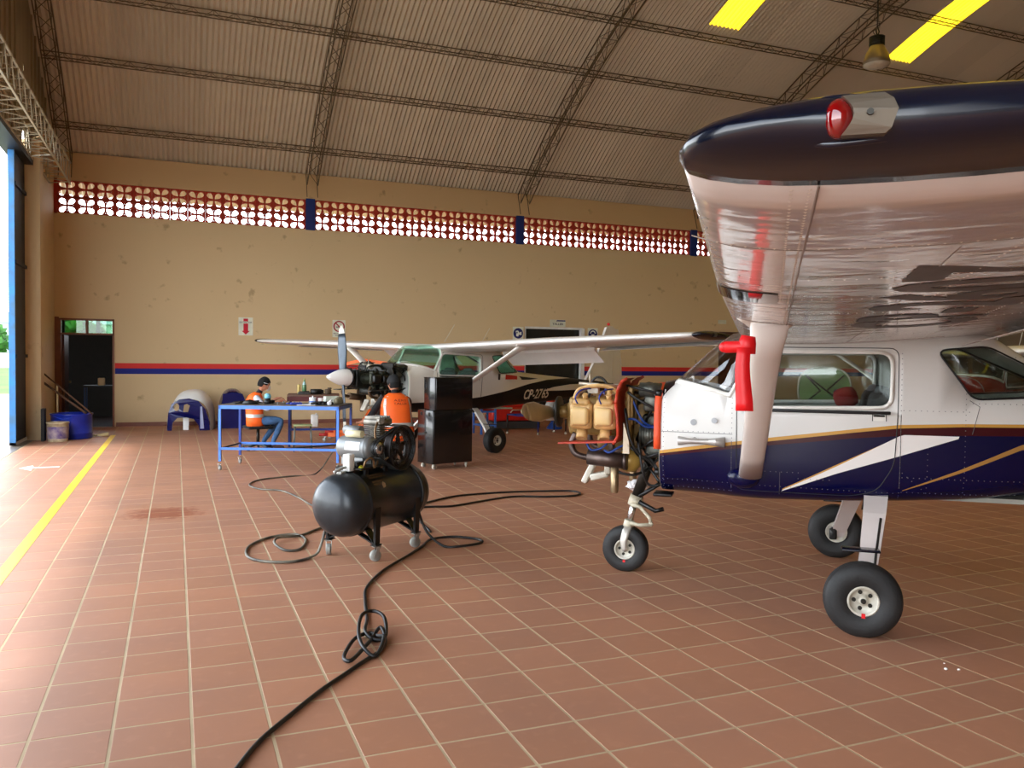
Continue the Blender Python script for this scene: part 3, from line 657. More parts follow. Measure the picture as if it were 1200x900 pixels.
def rivets(pts, nrm_r=.004, name='rivet_rows', m=None, parent=None):
    mb = MB()
    for p, n in pts:
        n = Vector(n).normalized(); u = n.orthogonal().normalized(); w_ = n.cross(u); p = Vector(p)
        vs = [p+nrm_r*(math.cos(a)*u+math.sin(a)*w_) for a in (0, PI*.4, PI*.8, PI*1.2, PI*1.6)]+[p+n*nrm_r*.55]
        mb.add(vs, [(i, (i+1) % 5, 5) for i in range(5)], smooth=True)
    return mb.build(name, m, parent, fix=False, kind='stuff')
def side_rivets(lines, s=1, step=.028):
    out = []
    for (x0, z0), (x1, z1) in lines:
        L = math.hypot(x1-x0, z1-z0); n = max(2, int(L/step))
        for i in range(n+1):
            x, z = x0+(x1-x0)*i/n, z0+(z1-z0)*i/n; out.append(((x, s*fus_y(x, z), z), (0, s, .02)))
    return out
def engine(root, P, prop):
    """flat-four with its ancillaries; P = dict of materials"""
    e = empty('engine', (0, 0, 0), parent=root)
    cc = MB(); cc.rbox((1.80, 0, 1.22), (.62, .24, .30), .03); cc.rbox((2.05, 0, 1.22), (.16, .17, .22), .03); cc.rbox((1.70, 0, 1.03), (.36, .26, .14), .04)
    cc.cyl((2.12, 0, 1.24), (2.22, 0, 1.24), .05, n=14)
    for i in range(7): cc.cyl((1.52+.09*i, .08, 1.37), (1.52+.09*i, .08, 1.385), .014, n=6); cc.box((1.52+.09*i, 0, 1.37), (.02, .22, .03))
    cc.build('crankcase', P['case'], e)
    for s in (1, -1):
        for x in ((1.955, 1.775) if s > 0 else (1.90, 1.72)):
            cy = MB(); cy.cyl((x, .10*s, 1.235), (x, .33*s, 1.235), .066, n=14)
            for i in range(9): cy.cyl((x, (.125+.024*i)*s, 1.235), (x, (.135+.024*i)*s, 1.235), .094, n=16)
            cy.rbox((x, .345*s, 1.235), (.175, .06, .20), .03); cy.rbox((x+.0, .33*s, 1.335), (.13, .10, .06), .025); cy.cyl((x-.03, .33*s, 1.36), (x-.03, .36*s, 1.40), .02, n=8)
            cy.cyl((x, .30*s, 1.12), (x, .33*s, 1.06), .045, n=10)
            c = cy.build('cylinder', P['cyl'], e)
            rc = MB().rbox((x, .40*s, 1.235), (.135, .075, .135), .028, seg=3)
            for a in (-1, 1):
                for b in (-1, 1): rc.cyl((x+a*.058, .36*s, 1.235+b*.058), (x+a*.058, .385*s, 1.235+b*.058), .012, n=6)
            rc.build('rocker_cover', P['cover'], e)
            MB().tube(smooth_path([(x+.02, .39*s, 1.33), (x+.03, .42*s, 1.38), (x, .36*s, 1.43), (x-.05, .24*s, 1.44)]), .006, 6).build('spark_lead', P['lead'], e)
    # arched intercylinder deflector
    d = MB(); d.tube(smooth_path([(2.03, .22, 1.36), (1.99, .24, 1.43), (1.87, .25, 1.46), (1.75, .24, 1.45), (1.69, .22, 1.40)]), .028, 8, flat=.5); d.build('intake_pipe', P['cyl'], e)
    # baffles
    bf = MB(); ring = [(1.69, 1.04), (1.655, 1.10), (1.66, 1.22), (1.675, 1.34), (1.67, 1.43), (1.64, 1.50), (1.60, 1.525)]
    for s in (1, -1):
        for (xa, za), (xb, zb) in zip(ring, ring[1:]):
            bf.add([(xa, .10*s, za), (xa, .44*s-.03*(za > 1.4)*s, za), (xb, .44*s-.05*(zb > 1.4)*s, zb), (xb, .10*s, zb)], [(0, 1, 2, 3)])
            bf.add([(xa-.012, .10*s, za), (xa-.012, .45*s-.03*(za > 1.4)*s, za), (xb-.012, .45*s-.05*(zb > 1.4)*s, zb), (xb-.012, .10*s, zb)], [(3, 2, 1, 0)])
            bf.tube([(xa, .45*s-.03*(za > 1.4)*s, za), (xb, .45*s-.05*(zb > 1.4)*s, zb)], .012, 6)
        bf.box((1.885, .40*s, 1.045), (.44, .13, .012), R=Matrix.Rotation(.06, 3, 'Y'))
    bf.box((1.665, 0, 1.42), (.012, .3, .14)); bf.build('baffle', P['baffle'], e)
    bt = MB()
    for k in range(5): bt.rbox((1.585-.01*k % 2, .30-.14*k, 1.32), (.04, .06, .30), .01)
    bt.rbox((1.60, .26, 1.22), (.05, .16, .42), .02); bt.build('oil_cooler', P['case2'], e)
    # exhaust
    for s in (1, -1):
        x = MB(); x.tube(smooth_path([(2.0, .32*s, 1.10), (2.03, .33*s, 1.02), (2.0, .34*s, .95), (1.93, .34*s, .925), (1.87, .34*s, .925)], 5), .024, 10)
        x.cyl((1.90, .34*s, .925), (1.62, .34*s, .905), .058, n=18); x.cyl((1.625, .34*s, .905), (1.60, .34*s, .905), .066, n=18)
        x.cyl((1.72, .33*s, 1.09), (1.72, .34*s, .94), .024, n=10); m_ = x.build('muffler', P['muff'], e)
        a = 1.70 if s > 0 else 1.66
        MB().lathe([(.026, 0), (.031, .02), (.031, .26), (.027, .26), (.024, .0)], (a, .31*s, .66), (0, .0, 1), 14).build('exhaust_stack', P['stack'], e)
    # accessories behind the engine
    ac = MB(); ac.cyl((1.50, -.05, 1.36), (1.38, -.05, 1.36), .06, n=14); ac.cyl((1.50, .13, 1.33), (1.40, .13, 1.33), .045, n=12); ac.rbox((1.45, .24, 1.10), (.13, .15, .15), .03); ac.cyl((1.52, .26, 1.10), (1.40, .26, 1.10), .075, n=16)
    ac.rbox((1.46, .05, 1.18), (.12, .22, .14), .02); ac.rbox((1.44, .27, 1.34), (.10, .12, .12), .02); ac.cyl((1.52, .30, 1.44), (1.36, .30, 1.44), .055, n=14); ac.rbox((1.42, .2, .98), (.12, .14, .10), .02)
    for k in range(6): ac.cyl((1.405+.02*k, .26, 1.10), (1.412+.02*k, .26, 1.10), .082, n=16)
    ac.build('accessories', P['acc'], e)
    # carburettor airbox and round oil tank look
    MB().ball((1.605, .22, .895), .088, 18, sc=(1.05, 1, 1)).build('carburettor_airbox', P['sump'], e)
    mt = MB()
    for s in (1, -1):
        for p, q in [((1.36, .36*s, 1.42), (1.56, .17*s, 1.33)), ((1.36, .36*s, .84), (1.56, .17*s, 1.06)), ((1.36, .36*s, 1.42), (1.56, .17*s, 1.06)), ((1.36, .36*s, .84), (1.50, .10*s, .92)), ((1.36, .36*s, 1.40), (1.62, .20*s, 1.42)), ((1.36, .38*s, 1.10), (1.60, .2*s, .95))]: mt.tube([p, q], .012, 8)
        mt.cyl((1.35, .37*s, 1.42), (1.39, .36*s, 1.42), .028, n=8); mt.cyl((1.35, .37*s, .84), (1.39, .36*s, .84), .028, n=8)
    mt.build('engine_mount', P['mount'], e)
    hz = [('blue', [(1.58, .30, 1.38), (1.53, .34, 1.28), (1.48, .34, 1.20), (1.42, .30, 1.17), (1.35, .30, 1.17)]), ('blue', [(1.60, .33, 1.22), (1.54, .37, 1.22), (1.47, .35, 1.17), (1.38, .33, 1.165)]), ('black', [(1.62, .30, 1.47), (1.52, .36, 1.45), (1.38, .34, 1.42)]),
          ('black', [(1.86, .2, .97), (1.72, .3, .84), (1.56, .30, .80), (1.44, .2, .86), (1.37, .2, .95)]), ('black', [(1.62, .36, 1.30), (1.58, .40, 1.10), (1.52, .38, .98), (1.42, .34, .90), (1.36, .33, .80)]), ('black', [(1.60, .37, 1.42), (1.50, .40, 1.36), (1.40, .38, 1.30), (1.36, .36, 1.22)]),
          ('blue', [(1.90, .42, 1.05), (1.86, .43, .99), (1.79, .43, 1.0), (1.74, .42, 1.04)]), ('blue', [(1.76, .42, .99), (1.72, .43, .975), (1.66, .42, 1.01), (1.62, .40, 1.03)]), ('black', [(1.6, .2, 1.0), (1.5, .3, .93), (1.44, .35, .95), (1.36, .38, .98)]), ('black', [(1.55, .15, 1.45), (1.46, .25, 1.49), (1.38, .3, 1.46)]), ('black', [(1.95, .1, 1.36), (1.92, .1, 1.50), (1.85, .1, 1.52), (1.78, .12, 1.44)]),
          ('black', [(1.52, .36, 1.06), (1.48, .38, .85), (1.44, .34, .74), (1.36, .34, .74)])]
    for c, p in hz: MB().tube(smooth_path(p), .009 if c == 'blue' else .010, 6).build('hose', P['blue'] if c == 'blue' else P['rubber'], e)
    # bracket plate, spark plug box
    b = MB(); b.prism([(1.625, .97), (1.575, .97), (1.58, 1.06), (1.62, 1.20), (1.622, 1.06)], XZ(.405), XZ(.412)); b.cyl((1.60, .40, 1.03), (1.60, .425, 1.03), .016, n=10); b.build('mount_bracket', P['plate'], e)
    MB().rbox((1.90, .16, 1.44), (.085, .07, .08), .01).build('fuel_valve', WHM, e)
    b = MB(); b.tube([(2.02, .14, 1.475), (1.70, .14, 1.455)], .014, 8); b.tube([(1.93, .16, 1.47), (1.93, .16, 1.56)], .007, 6); b.build('primer_line', P['plate'], e)
    b = MB(); b.rbox((1.93, .12, .79), (.045, .1, .20), .01, R=Matrix.Rotation(-.45, 3, 'Y')); b.rbox((1.85, .12, .76), (.14, .12, .05), .01, R=Matrix.Rotation(.25, 3, 'Y')); b.rbox((1.78, .14, .84), (.05, .1, .12), .01); b.build('air_scoop', WHM, e)
    # front ring gear and propeller
    MB().lathe([(.05, 2.20), (.115, 2.20), (.125, 2.205), (.125, 2.225), (.115, 2.23), (.05, 2.23)], (0, 0, 1.24), (1, 0, 0), 28).build('ring_gear', DKM, e)
    pr = empty('propeller', (2.27, 0, 1.24), parent=root); pr.rotation_euler = (prop, 0, 0)
    MB().lathe([(.001, -.04), (.075, -.04), (.075, .045), (.05, .05), (.001, .05)], ax=(1, 0, 0), n=18).build('hub', P['phub'], pr)
    for s in (1, -1):
        rings = []
        for i in range(13):
            t = i/12; y = s*(.04+.83*t); ch = interp([(0, .055), (.2, .062), (.5, .082), (.8, .068), (.95, .045), (1, .012)], t)[0]; th = interp([(0, .030), (.3, .016), (1, .005)], t)[0]
            an = s*interp([(0, .95), (.3, .65), (1, .30)], t)[0]*.7
            rg = []
            for k in range(10):
                a = 2*PI*k/10; x, z = th*math.sin(a), ch*math.cos(a); rg.append((x*math.cos(an)+z*math.sin(an), y, z*math.cos(an)-x*math.sin(an)))
            rings.append(rg)
        bl = MB().loft(rings[:-2], caps=True).build('blade', P['blade'], pr); MB().loft(rings[-4:], caps=True).build('blade_tip', P['btip'], pr) if P.get('btip') else MB().loft(rings[-3:], caps=True).build('blade_tip', P['blade'], pr)
    return e
def aircraft(name, loc, th, label, P, opt):
    root = empty(name, loc, th, label=label, cat='aircraft')
    W = P['white']
    me = _G['shell'].copy(); me.name = 'fuselage'; me.materials.clear(); me.materials.append(P['paint']); me.materials.append(P['lining'])
    for f in me.polygons:
        c = f.center; f.use_smooth = True
        if c.x < 1.33 and c.x > -1.79:
            t, b, hw, n = fus(c.x); zc, hz = (t+b)/2, (t-b)/2; q = (abs(c.y/hw)**n+abs((c.z-zc)/hz)**n)**(1/n)
            if q < .968: f.material_index = 1
        if abs(f.normal.x) > .95 and c.x > 1.3: f.material_index = 1
    me.update()
    link('fuselage', me, root)
    f = root.children[0] if root.children else None
    fz = [o for o in bpy.data.objects if o.parent == root and o.name.startswith('fuselage')][0]
    # firewall
    fwp = MB().loft([[(1.352, y*.98, 1.09+(z-1.09)*.98) for x, y, z in fus_ring(1.35)], [(1.358, y*.98, 1.09+(z-1.09)*.98) for x, y, z in fus_ring(1.35)]]); fwp.build('firewall', P['firewall'], root)
    if opt.get('seal'):
        sl = MB(); K = 40
        for a0, a1 in ((-.02*PI, .43*PI),):
            rg = []
            for i in range(20):
                an = a0+(a1-a0)*i/19; t, b, hw, n = fus(1.35); c, s_ = math.cos(an), math.sin(an)
                y, z = hw*abs(c)**(2/n)*(1 if c > 0 else -1), 1.09+.41*math.copysign(abs(s_)**(2/n), s_)
                rg.append([(1.345, y*1.012, 1.09+(z-1.09)*1.012), (1.395, y*1.01, 1.09+(z-1.09)*1.0), (1.395, y*.96, 1.09+(z-1.09)*.96), (1.345, y*.99, 1.09+(z-1.09)*.99)])
            sl.loft(rg)
        sl.build('firewall_seal', P['seal'], root)
    gl = P['glass']
    for nm, lab in (('door', 'side_window'), ('rear', 'rear_side_window')):
        for s in (1, -1):
            h = half(_G[nm], s); h.materials.clear(); h.materials.append(gl); g_ = link(lab, h, root)
            fr = half(_G['frame_'+nm], s); fr.materials.clear(); fr.materials.append(P['frame'] if nm == 'door' else P['dark']); link('window_frame', fr, g_)
    for nm, lab in (('front', 'windshield'), ('back', 'rear_windscreen')):
        h = _G[nm].copy(); h.materials.clear(); h.materials.append(P.get('glass_front', gl)); g_ = link(lab, h, root)
        if nm == 'front': fr = _G['frame_front'].copy(); fr.materials.clear(); fr.materials.append(P['frame']); link('windshield_strip', fr, g_)
    if opt.get('antiglare'):
        ag = []
        for x, wd in ((1.352, .40), (1.33, .37), (1.29, .33), (1.268, .30)):
            t, b, hw, n = fus(x); row = []
            for i in range(13):
                y = -wd+2*wd*i/12; z = (t+b)/2+(t-b)/2*(1-min(.98, abs(y)/hw)**n)**(1/n)+.003; row.append((x, y, z))
            ag.append(row)
        MB().loft(ag, caps=False, closed=False).build('antiglare_panel', P['navy'], root)
    # doors (outline seam, handle, sill)
    for s in (1, -1):
        sd = empty('cabin_door', (0, 0, 0), parent=root)
        ln = rounded([(.815, 1.35), (.70, 1.76), (-.215, 1.755), (-.215, 1.30), (-.20, .98), (-.10, .80), (.05, .755), (.81, .755)], .06); b = MB()
        for i in range(len(ln)):
            (xa, za), (xb, zb) = ln[i], ln[(i+1) % len(ln)]; k = max(1, int(math.hypot(xb-xa, zb-za)/.08)); pts = [(xa+(xb-xa)*j/k, za+(zb-za)*j/k) for j in range(k+1)]
            b.tube([(x, s*fus_y(x, z, .001), z) for x, z in pts], .0035, 4, cap=False)
        b.build('door_seam', P['dark'], sd)
        b = MB()
        for z0, z1, x0, x1 in ((1.272, 1.312, -.145, -.06),): 
            y = fus_y(-.1, 1.29); b.bb((x0, s*(y-.001), z0), (x1, s*(y+.003), z1)); 
        b.build('handle_plate', P['frame'], sd)
        b = MB(); y = fus_y(-.1, 1.29); b.rbox((-.1, s*(y+.008), 1.305), (.07, .012, .012), .004); b.bb((-.147, s*y, 1.27), (-.142, s*(y+.005), 1.314)); b.bb((-.063, s*y, 1.27), (-.058, s*(y+.005), 1.314)); b.build('door_handle', DKM, sd)
        b = MB(); b.rbox((.30, s*(.515), 1.325), (.94, .012, .022), .005); b.build('window_sill', P['dark'], sd)
    # wing panels, tips, control surfaces
    for s in (1, -1):
        tops = opt.get('wing_rows', True)
        ys = [0, .3, .6, 1.2, 2.0, 2.6, 3.2, 3.8, 4.4, 4.8, 5.0]
        if opt.get('flap') and s > 0: pass
        wg = MB().loft([airfoil(s*y) for y in ys]).build('wing', W, root)
        # tip fairing: rounded cap with a conical droop
        rings = []
        for d, q in ((0, 1), (.03, 1.01), (.07, 1.0), (.105, .93), (.13, .80), (.15, .62), (.163, .38), (.168, .12)):
            le, te, zb, th_ = wing_sec(5.0); y = s*(5.0+d); cx = .16; rg = []
            for (x, yy, z) in airfoil(s*5.0, le_=le+.002, te_=te-.01, th_=th_*1.0, zb_=zb):
                cz = zb+.45*th_; px = cx+(x-cx)*(1-(1-q)*.35); rg.append((px, y, cz+(z-cz)*(q if z > cz else q**.8)+(.012*d/.1)))
            rings.append(rg)
        tp = MB().loft(rings).build('wing_tip', P['tip'], root)
        # nav light
        le, te, zb, th_ = wing_sec(5.0); lx = .503; lz = zb+.078
        MB().ball((lx, s*5.156, lz), .030, 18, sc=(.75, .8, 1.0)).build('navigation_light', P['nav'] if s > 0 else P['navr'], tp)
        pl = rounded([(-.030, -.026), (.006, -.026), (-.008, 0), (.006, .026), (-.030, .026), (-.046, .018), (-.046, -.018)][::1], .004, 2)
        base = [(lx-.024, lz)]; out = [(a*1.3, b) for a, b in [(.012, -.026), (-.030, -.026), (-.052, -.018), (-.052, .018), (-.030, .026), (.012, .026), (-.004, .012), (-.008, 0), (-.004, -.012)]]
        arcp = [(lx-.002-.016*math.sin(PI*i/8), lz-.029+.058*i/8) for i in range(9)]; out = rounded([arcp[0]], .001) if False else arcp+[(lx-.060, lz+.030), (lx-.072, lz+.020), (lx-.078, lz+.004), (lx-.070, lz-.022), (lx-.062, lz-.029)]
        pf = lambda o_: (lambda a, z: Vector((a, s*(5.184+o_-.010*((z-lz)/.03)**2-.0015*(max(0, lx-.03-a)/.03)**2), z)))
        b = MB().prism(out, pf(-.03), pf(0)); b.build('light_cover', mat('brushed_plate', (.44, .40, .35), .4, .5, scale=9), tp)
        MB().cyl((lx-.040, s*5.178, lz), (lx-.040, s*5.187, lz), .005, n=8).build('cover_screw', DKM, tp)
        b = MB().tube(smooth_path([(lx+.055, s*5.128, lz), (lx+.03, s*5.140, lz+.03), (lx-.02, s*5.146, lz+.033), (lx-.085, s*5.142, lz+.026), (lx-.13, s*5.13, lz+.005)]), .006, 8); b.tube(smooth_path([(lx+.055, s*5.128, lz), (lx+.03, s*5.140, lz-.03), (lx-.02, s*5.146, lz-.033), (lx-.085, s*5.142, lz-.026), (lx-.13, s*5.13, lz-.005)]), .006, 8)
        b.build('light_fairing', P['tip'], tp)
        # underside skin laps and rivets
        def under(x, y):
            le, te, zb, th_ = wing_sec(y); ch = le-te; t = max(0.0005, min(1, (le-x)/ch)); q = (1.457*math.sqrt(t)-.62*t-1.73*t*t+1.40*t**3-.507*t**4)
            return zb+.42*th_-q*th_*.72+.15*th_*max(0, t-.15)
        if opt.get('detail'):
            b = MB()
            def seam(pts, dz=.0015, r=.003): b.tube([(x, s*y, under(x, y)-dz*.2) for x, y in pts], r, 4, cap=False)
            seam([(.522, 2.0), (.522, 3.0), (.523, 4.0), (.522, 4.7), (.522, 5.0)]); 
            for yy in (4.35, 3.25, 2.15, .62): seam([(.79-.05*i, yy) for i in range(0, 26)], r=.002)
            seam([(.12, .6), (.12, 2.2), (.15, 3.6), (.17, 4.3)], r=.0015)
            b.build('skin_lap', mat('lap_shadow_line', (.55, .50, .47), .5), wg)
            rp = []
            for i in range(110): y = 2.1+2.9*i/109; rp.append((.535, y)); 
            for i in range(60): y = 3.2+1.8*i/59; rp.append((.565, y))
            for yy in (4.35, 3.25, 2.15, 1.2, .68, 3.8, 2.7):
                for i in range(40): rp.append((.76-.034*i, yy+(.012 if yy in (4.35,) else 0)))
            for i in range(90): y = .6+4.3*i/89; rp.append((.05-.02*(y-3)/2, y)); rp.append((-.32, y*.9+.3))
            rivets([((x, s*y, under(x, y)), (0, 0, -1)) for x, y in rp if y < 4.98], .0045, 'rivet_rows', mat('rivet_white', (.93, .90, .87), .25), wg)
            if s > 0:
                # registration under the wing: tops of the letters towards the leading edge
                b = MB(); ch = 'CP-2607'; X1, X0, Y0_, Y1_ = .235, -.36, 1.78, 4.02
                text_on(b, ch, lambda u, v: Vector((X0+v, Y0_+u, under(X0+v, Y0_+u)-.0025)), Y1_-Y0_, X1-X0, shear=.22, bold=.03)
                b.build('registration_lettering', mat('faded_black_letters', (.34, .33, .33), .5, scale=4, var=.45), wg)
                # landing light slot in the leading edge
                b = MB(); rg = []
                for y in (3.10, 3.2, 3.35, 3.42):
                    row = []
                    for (x, yy, z) in airfoil(y)[0:1]+airfoil(y)[-4:][::-1]: row.append((x+.004, y, z-.004))
                    rg.append(row)
                b.loft(rg, caps=False, closed=False); b.build('landing_light_lens', mat('smoked_lens', (.16, .15, .15), .05, .6), wg)
        for x0, x1, y0, y1, nm in ((-.46, -.60, .62, 2.55, 'flap'), (-.30, -.40, 2.62, 4.9, 'aileron')):
            down = opt.get('flap') and nm == 'flap'
            b = MB(); rg = []
            for y in (y0, (y0+y1)/2, y1):
                le, te, zb, th_ = wing_sec(y); xa = te+.27; zz = zb+.43*th_
                if down: an = .62; L = .34; rg.append([(xa-.02, s*y, zz-.01), (xa-.02, s*y, zz-.06), (xa-.02-L*math.cos(an), s*y, zz-.06-L*math.sin(an)), (xa-.02-L*math.cos(an)+.01, s*y, zz-.045-L*math.sin(an))])
                else: rg.append([(xa, s*y, zz-.072), (xa-.004, s*y, zz-.076), (te-.002, s*y, zz-.006), (te, s*y, zz-.001)])
            b.loft(rg, smooth=False); b.build(nm, W, root)
        # strut
        p0, p1 = Vector((.715, s*.515, .862)), Vector((.60, s*2.10, under(.6, 2.1)+.01)); rg = []
        for i in range(7):
            t = i/6; c = p0+(p1-p0)*t; k = 1+(.25*max(0, t-.8)/.2); ax = (p1-p0).normalized(); u = Vector((1, 0, 0)); u = (u-ax*u.dot(ax)).normalized(); w_ = ax.cross(u)
            rg.append([c+u*.078*k*math.cos(2*PI*j/16)+w_*.026*k*math.sin(2*PI*j/16) for j in range(16)])
        stt = MB().loft(rg).build('wing_strut', P['strut'], root)
        d = (p1-p0).normalized(); rg = []
        for t, k in ((-.14, 1.02), (-.05, 1.25), (.0, 1.75), (.03, 2.1)):
            c = p1+d*t; u = Vector((1, 0, 0)); w_ = Vector((0, s*.9, .35)).normalized(); rg.append([c+u*.078*k*math.cos(2*PI*j/16)+w_*.03*k*math.sin(2*PI*j/16) for j in range(16)])
        MB().loft(rg).build('strut_fairing', P['strut'], stt)
        # tie-down ring
        c = p0+(p1-p0)*.88
        n_ = Vector((0, s, -.35)).normalized(); MB().tube([c+n_*.03+.017*(math.cos(a)*Vector((1, 0, 0))+math.sin(a)*d) for a in [2*PI*i/14 for i in range(15)]], .0035, 6, cap=False).build('tie_down_ring', BLK, stt)
        MB().ball((.76, s*.47, .845), .12, 14, sc=(1, .5, .62)).build('strut_blister', P['paint'], root)
    # fixed cabin roof joint / antennas
    for x, y in ((.45, .25), (-.35, .30)): MB().tube([(x, y, 1.95), (x-.22, y+.0, 2.28)], .004, 5).build('antenna', mat('antenna_white', (.85, .84, .78), .4), root)
    # tail
    fin = [(-3.75, 1.36), (-4.15, 2.0), (-4.42, 2.62), (-4.62, 2.66), (-4.72, 2.62), (-4.66, 1.30)]
    MB().prism(fin, XZ(-.028), XZ(.028)).build('fin', W, root)
    MB().prism([(-4.68, 1.2), (-4.74, 2.62), (-4.86, 2.60), (-5.02, 1.9), (-5.08, 1.24)], XZ(-.015), XZ(.015)).build('rudder', W, root)
    MB().ball((-4.52, 0, 2.70), .035, 10).build('beacon', RED, root)
    for s in (1, -1):
        MB().prism([(-3.95, 0), (-4.15, s*1.5), (-4.25, s*1.55), (-4.42, s*1.52), (-4.42, 0)], XY(1.27), XY(1.31)).build('stabiliser', W, root)
        MB().prism([(-4.44, s*.1), (-4.44, s*1.5), (-4.78, s*1.42), (-4.80, s*.14)], XY(1.275), XY(1.305)).build('elevator', W, root)
    # gear
    for s in (1, -1):
        rg = []
        for t, x, y, z, wd in ((0, -.10, .44, .76, .075), (.3, -.075, .60, .66, .07), (.6, -.03, .80, .45, .06), (.9, .02, .985, .24, .055), (1, .035, 1.0, .20, .05)):
            n_ = Vector((0, .75, .66)) ; rg.append([(x-wd, s*(y-.012), z-.012), (x+wd, s*(y-.012), z-.012), (x+wd, s*(y+.012), z+.012), (x-wd, s*(y+.012), z+.012)])
        lg = MB().loft(rg, smooth=False).build('gear_leg', W if not opt.get('gear') else opt['gear'], root)
        MB().loft([[(a*1.03+.0, b*1.015, c-.004) for a, b, c in r] for r in rg[:1]]+[[((a+.09)*1.04-.09, s*(abs(b)-.055), c+.030) for a, b, c in rg[1]]], smooth=False).build('leg_fairing', P['navy'], lg)
        MB().rbox((.04, s*.965, .50), (.22, .11, .012), .005).build('step_plate', P['navy'], lg)
        MB().tube([(-.10, s*.72, .66), (-.06, s*.86, .45), (-.03, s*.98, .27)], .008, 6).build('brake_line', DKM, lg)
        wh = wheel('main_wheel', .228, .155, (.035, s*1.075, .222), root, hubr=.088, side=s, rim=P['rim'])
        b = MB(); b.prism([(.085*math.cos(a), .085*math.sin(a)) for a in [PI*.05+PI*1.25*i/14 for i in range(15)]]+[(-.05, .06), (.07, .06)], XZ(-s*.075), XZ(-s*.082)); b.build('brake_plate', WHM, wh)
        b = MB(); b.rbox((.03, -s*.10, -.01), (.06, .05, .09), .01); b.cyl((.03, -s*.08, .03), (.03, -s*.13, .03), .02, n=8); b.cyl((.03, -s*.08, -.03), (.03, -s*.13, -.03), .02, n=8); b.build('brake_caliper', BLK, wh)
        if s > 0 and opt.get('detail'): MB().bb((-.012, .062, -.10), (.010, .066, -.072)).build('red_slip_mark', RED, wh)
    # nose gear
    ng = empty('nose_gear', (0, 0, 0), parent=root)
    b = MB(); b.tube([(1.44, 0, 1.0), (1.585, 0, .57)], .042, 14); b.build('strut_cylinder', DKM if not opt.get('ngm') else opt['ngm'], ng)
    b = MB(); b.tube([(1.575, 0, .60), (1.60, 0, .52)], .052, 14); b.tube([(1.615, .04, .53), (1.54, .06, .52), (1.47, .05, .44), (1.46, .04, .40)], .015, 8); b.tube([(1.62, .03, .385), (1.55, .05, .375), (1.455, .05, .385)], .015, 8); b.ball((1.46, .045, .39), .02, 8)
    b.tube([(1.63, 0, .40), (1.645, 0, .34)], .042, 12); b.build('torque_link', mat('aged_white_paint', (.82, .79, .70), .4, scale=10, dirt=(.6, .56, .46)), ng)
    MB().tube([(1.59, 0, .57), (1.645, 0, .34)], .028, 12).build('oleo', CHR, ng)
    b = MB()
    for s in (1, -1):
        rg = []
        for x, y, z, a, c in ((1.64, .02, .36, .035, .02), (1.645, .062, .33, .034, .014), (1.665, .075, .25, .03, .011), (1.66, .078, .19, .022, .010), (1.66, .078, .165, .014, .008)): rg.append([(x+a*math.cos(2*PI*j/10), s*(y+c*math.sin(2*PI*j/10)), z) for j in range(10)])
        b.loft(rg)
    b.build('fork', mat('cast_alloy', (.80, .78, .74), .35, .5), ng)
    b = MB(); b.tube([(1.37, .05, .72), (1.55, .05, .60)], .014, 8); b.tube([(1.37, -.1, .72), (1.55, -.03, .60)], .014, 8); b.tube([(1.37, .30, .76), (1.56, .05, .95)], .011, 8); b.tube([(1.55, .06, .56), (1.42, .08, .50), (1.36, .09, .52)], .018, 8); b.build('steering_rod', BLK, ng)
    b = MB(); b.rbox((1.34, .25, .665), (.14, .16, .025), .01); b.build('drain_plate', BLK, root)
    nw = wheel('nose_wheel', .182, .13, (1.66, 0, .178), root, hubr=.078, side=1, holes=5, rim=P['rim'])
    if opt.get('detail'): MB().bb((-.006, .052, -.115), (.012, .058, -.085)).build('red_slip_mark', RED, nw)
    # cabin
    cb = MB(); cb.bb((1.25, -.33, .74), (-1.2, .33, .77)); cb.build('cabin_floor', P['lining'], root)
    ip = MB(); ip.rbox((.98, 0, 1.29), (.08, .88, .28), .03); ip.build('instrument_panel', mat('dark_panel', (.10, .10, .10), .5), root)
    for s in (1, -1):
        st = MB(); st.rbox((.18, s*.23, .98), (.46, .38, .14), .05); st.rbox((-.10, s*.23, 1.22), (.11, .36, .48), .05, R=Matrix.Rotation(-.15, 3, 'Y')); sob = st.build('seat', P['seat'], root)
        hd = MB(); hd.rbox((-.15, s*.23, 1.44), (.09, .22, .12), .045, seg=3); hd.build('headrest', mat('grey_headrest', (.36, .37, .38), .8), sob)
        yk = MB(); yk.tube([(.96, s*.23, 1.30), (.72, s*.23, 1.30)], .012, 8); yk.tube([(.72, s*.23-.13, 1.36), (.72, s*.23-.12, 1.28), (.72, s*.23+.12, 1.28), (.72, s*.23+.13, 1.36)], .013, 8); yk.build('control_yoke', BLK, root)
    if opt.get('detail'):
        L = []
        for z in (.80,): L += [((.80, z), (1.33, z))]
        L += [((1.325, .72), (1.325, 1.46)), ((.845, .74), (.845, 1.40)), ((1.33, 1.155), (.86, 1.155)), ((-.235, .76), (-.235, 1.72)), ((-.25, 1.345), (-.64, 1.345)), ((-.25, .80), (-.95, .80)), ((.40, .90), (.80, .90)), ((.2, .86), (.4, .86)), ((-.66, 1.40), (-.95, 1.40)), ((-.25, .90), (-.95, .90)), ((-.40, .80), (-.40, 1.1)), ((-.62, .78), (-.62, 1.7)), ((1.33, .74), (.86, .74)), ((-.25, .93), (-.4, .8)), ((.82, .80), (-.20, .79)), ((-.70, 1.70), (-.95, 1.70))]
        rivets(side_rivets(L, step=.034), .0034, 'rivet_rows', mat('rivet_grey', (.42, .41, .42), .3, .3), root)
        b = MB()
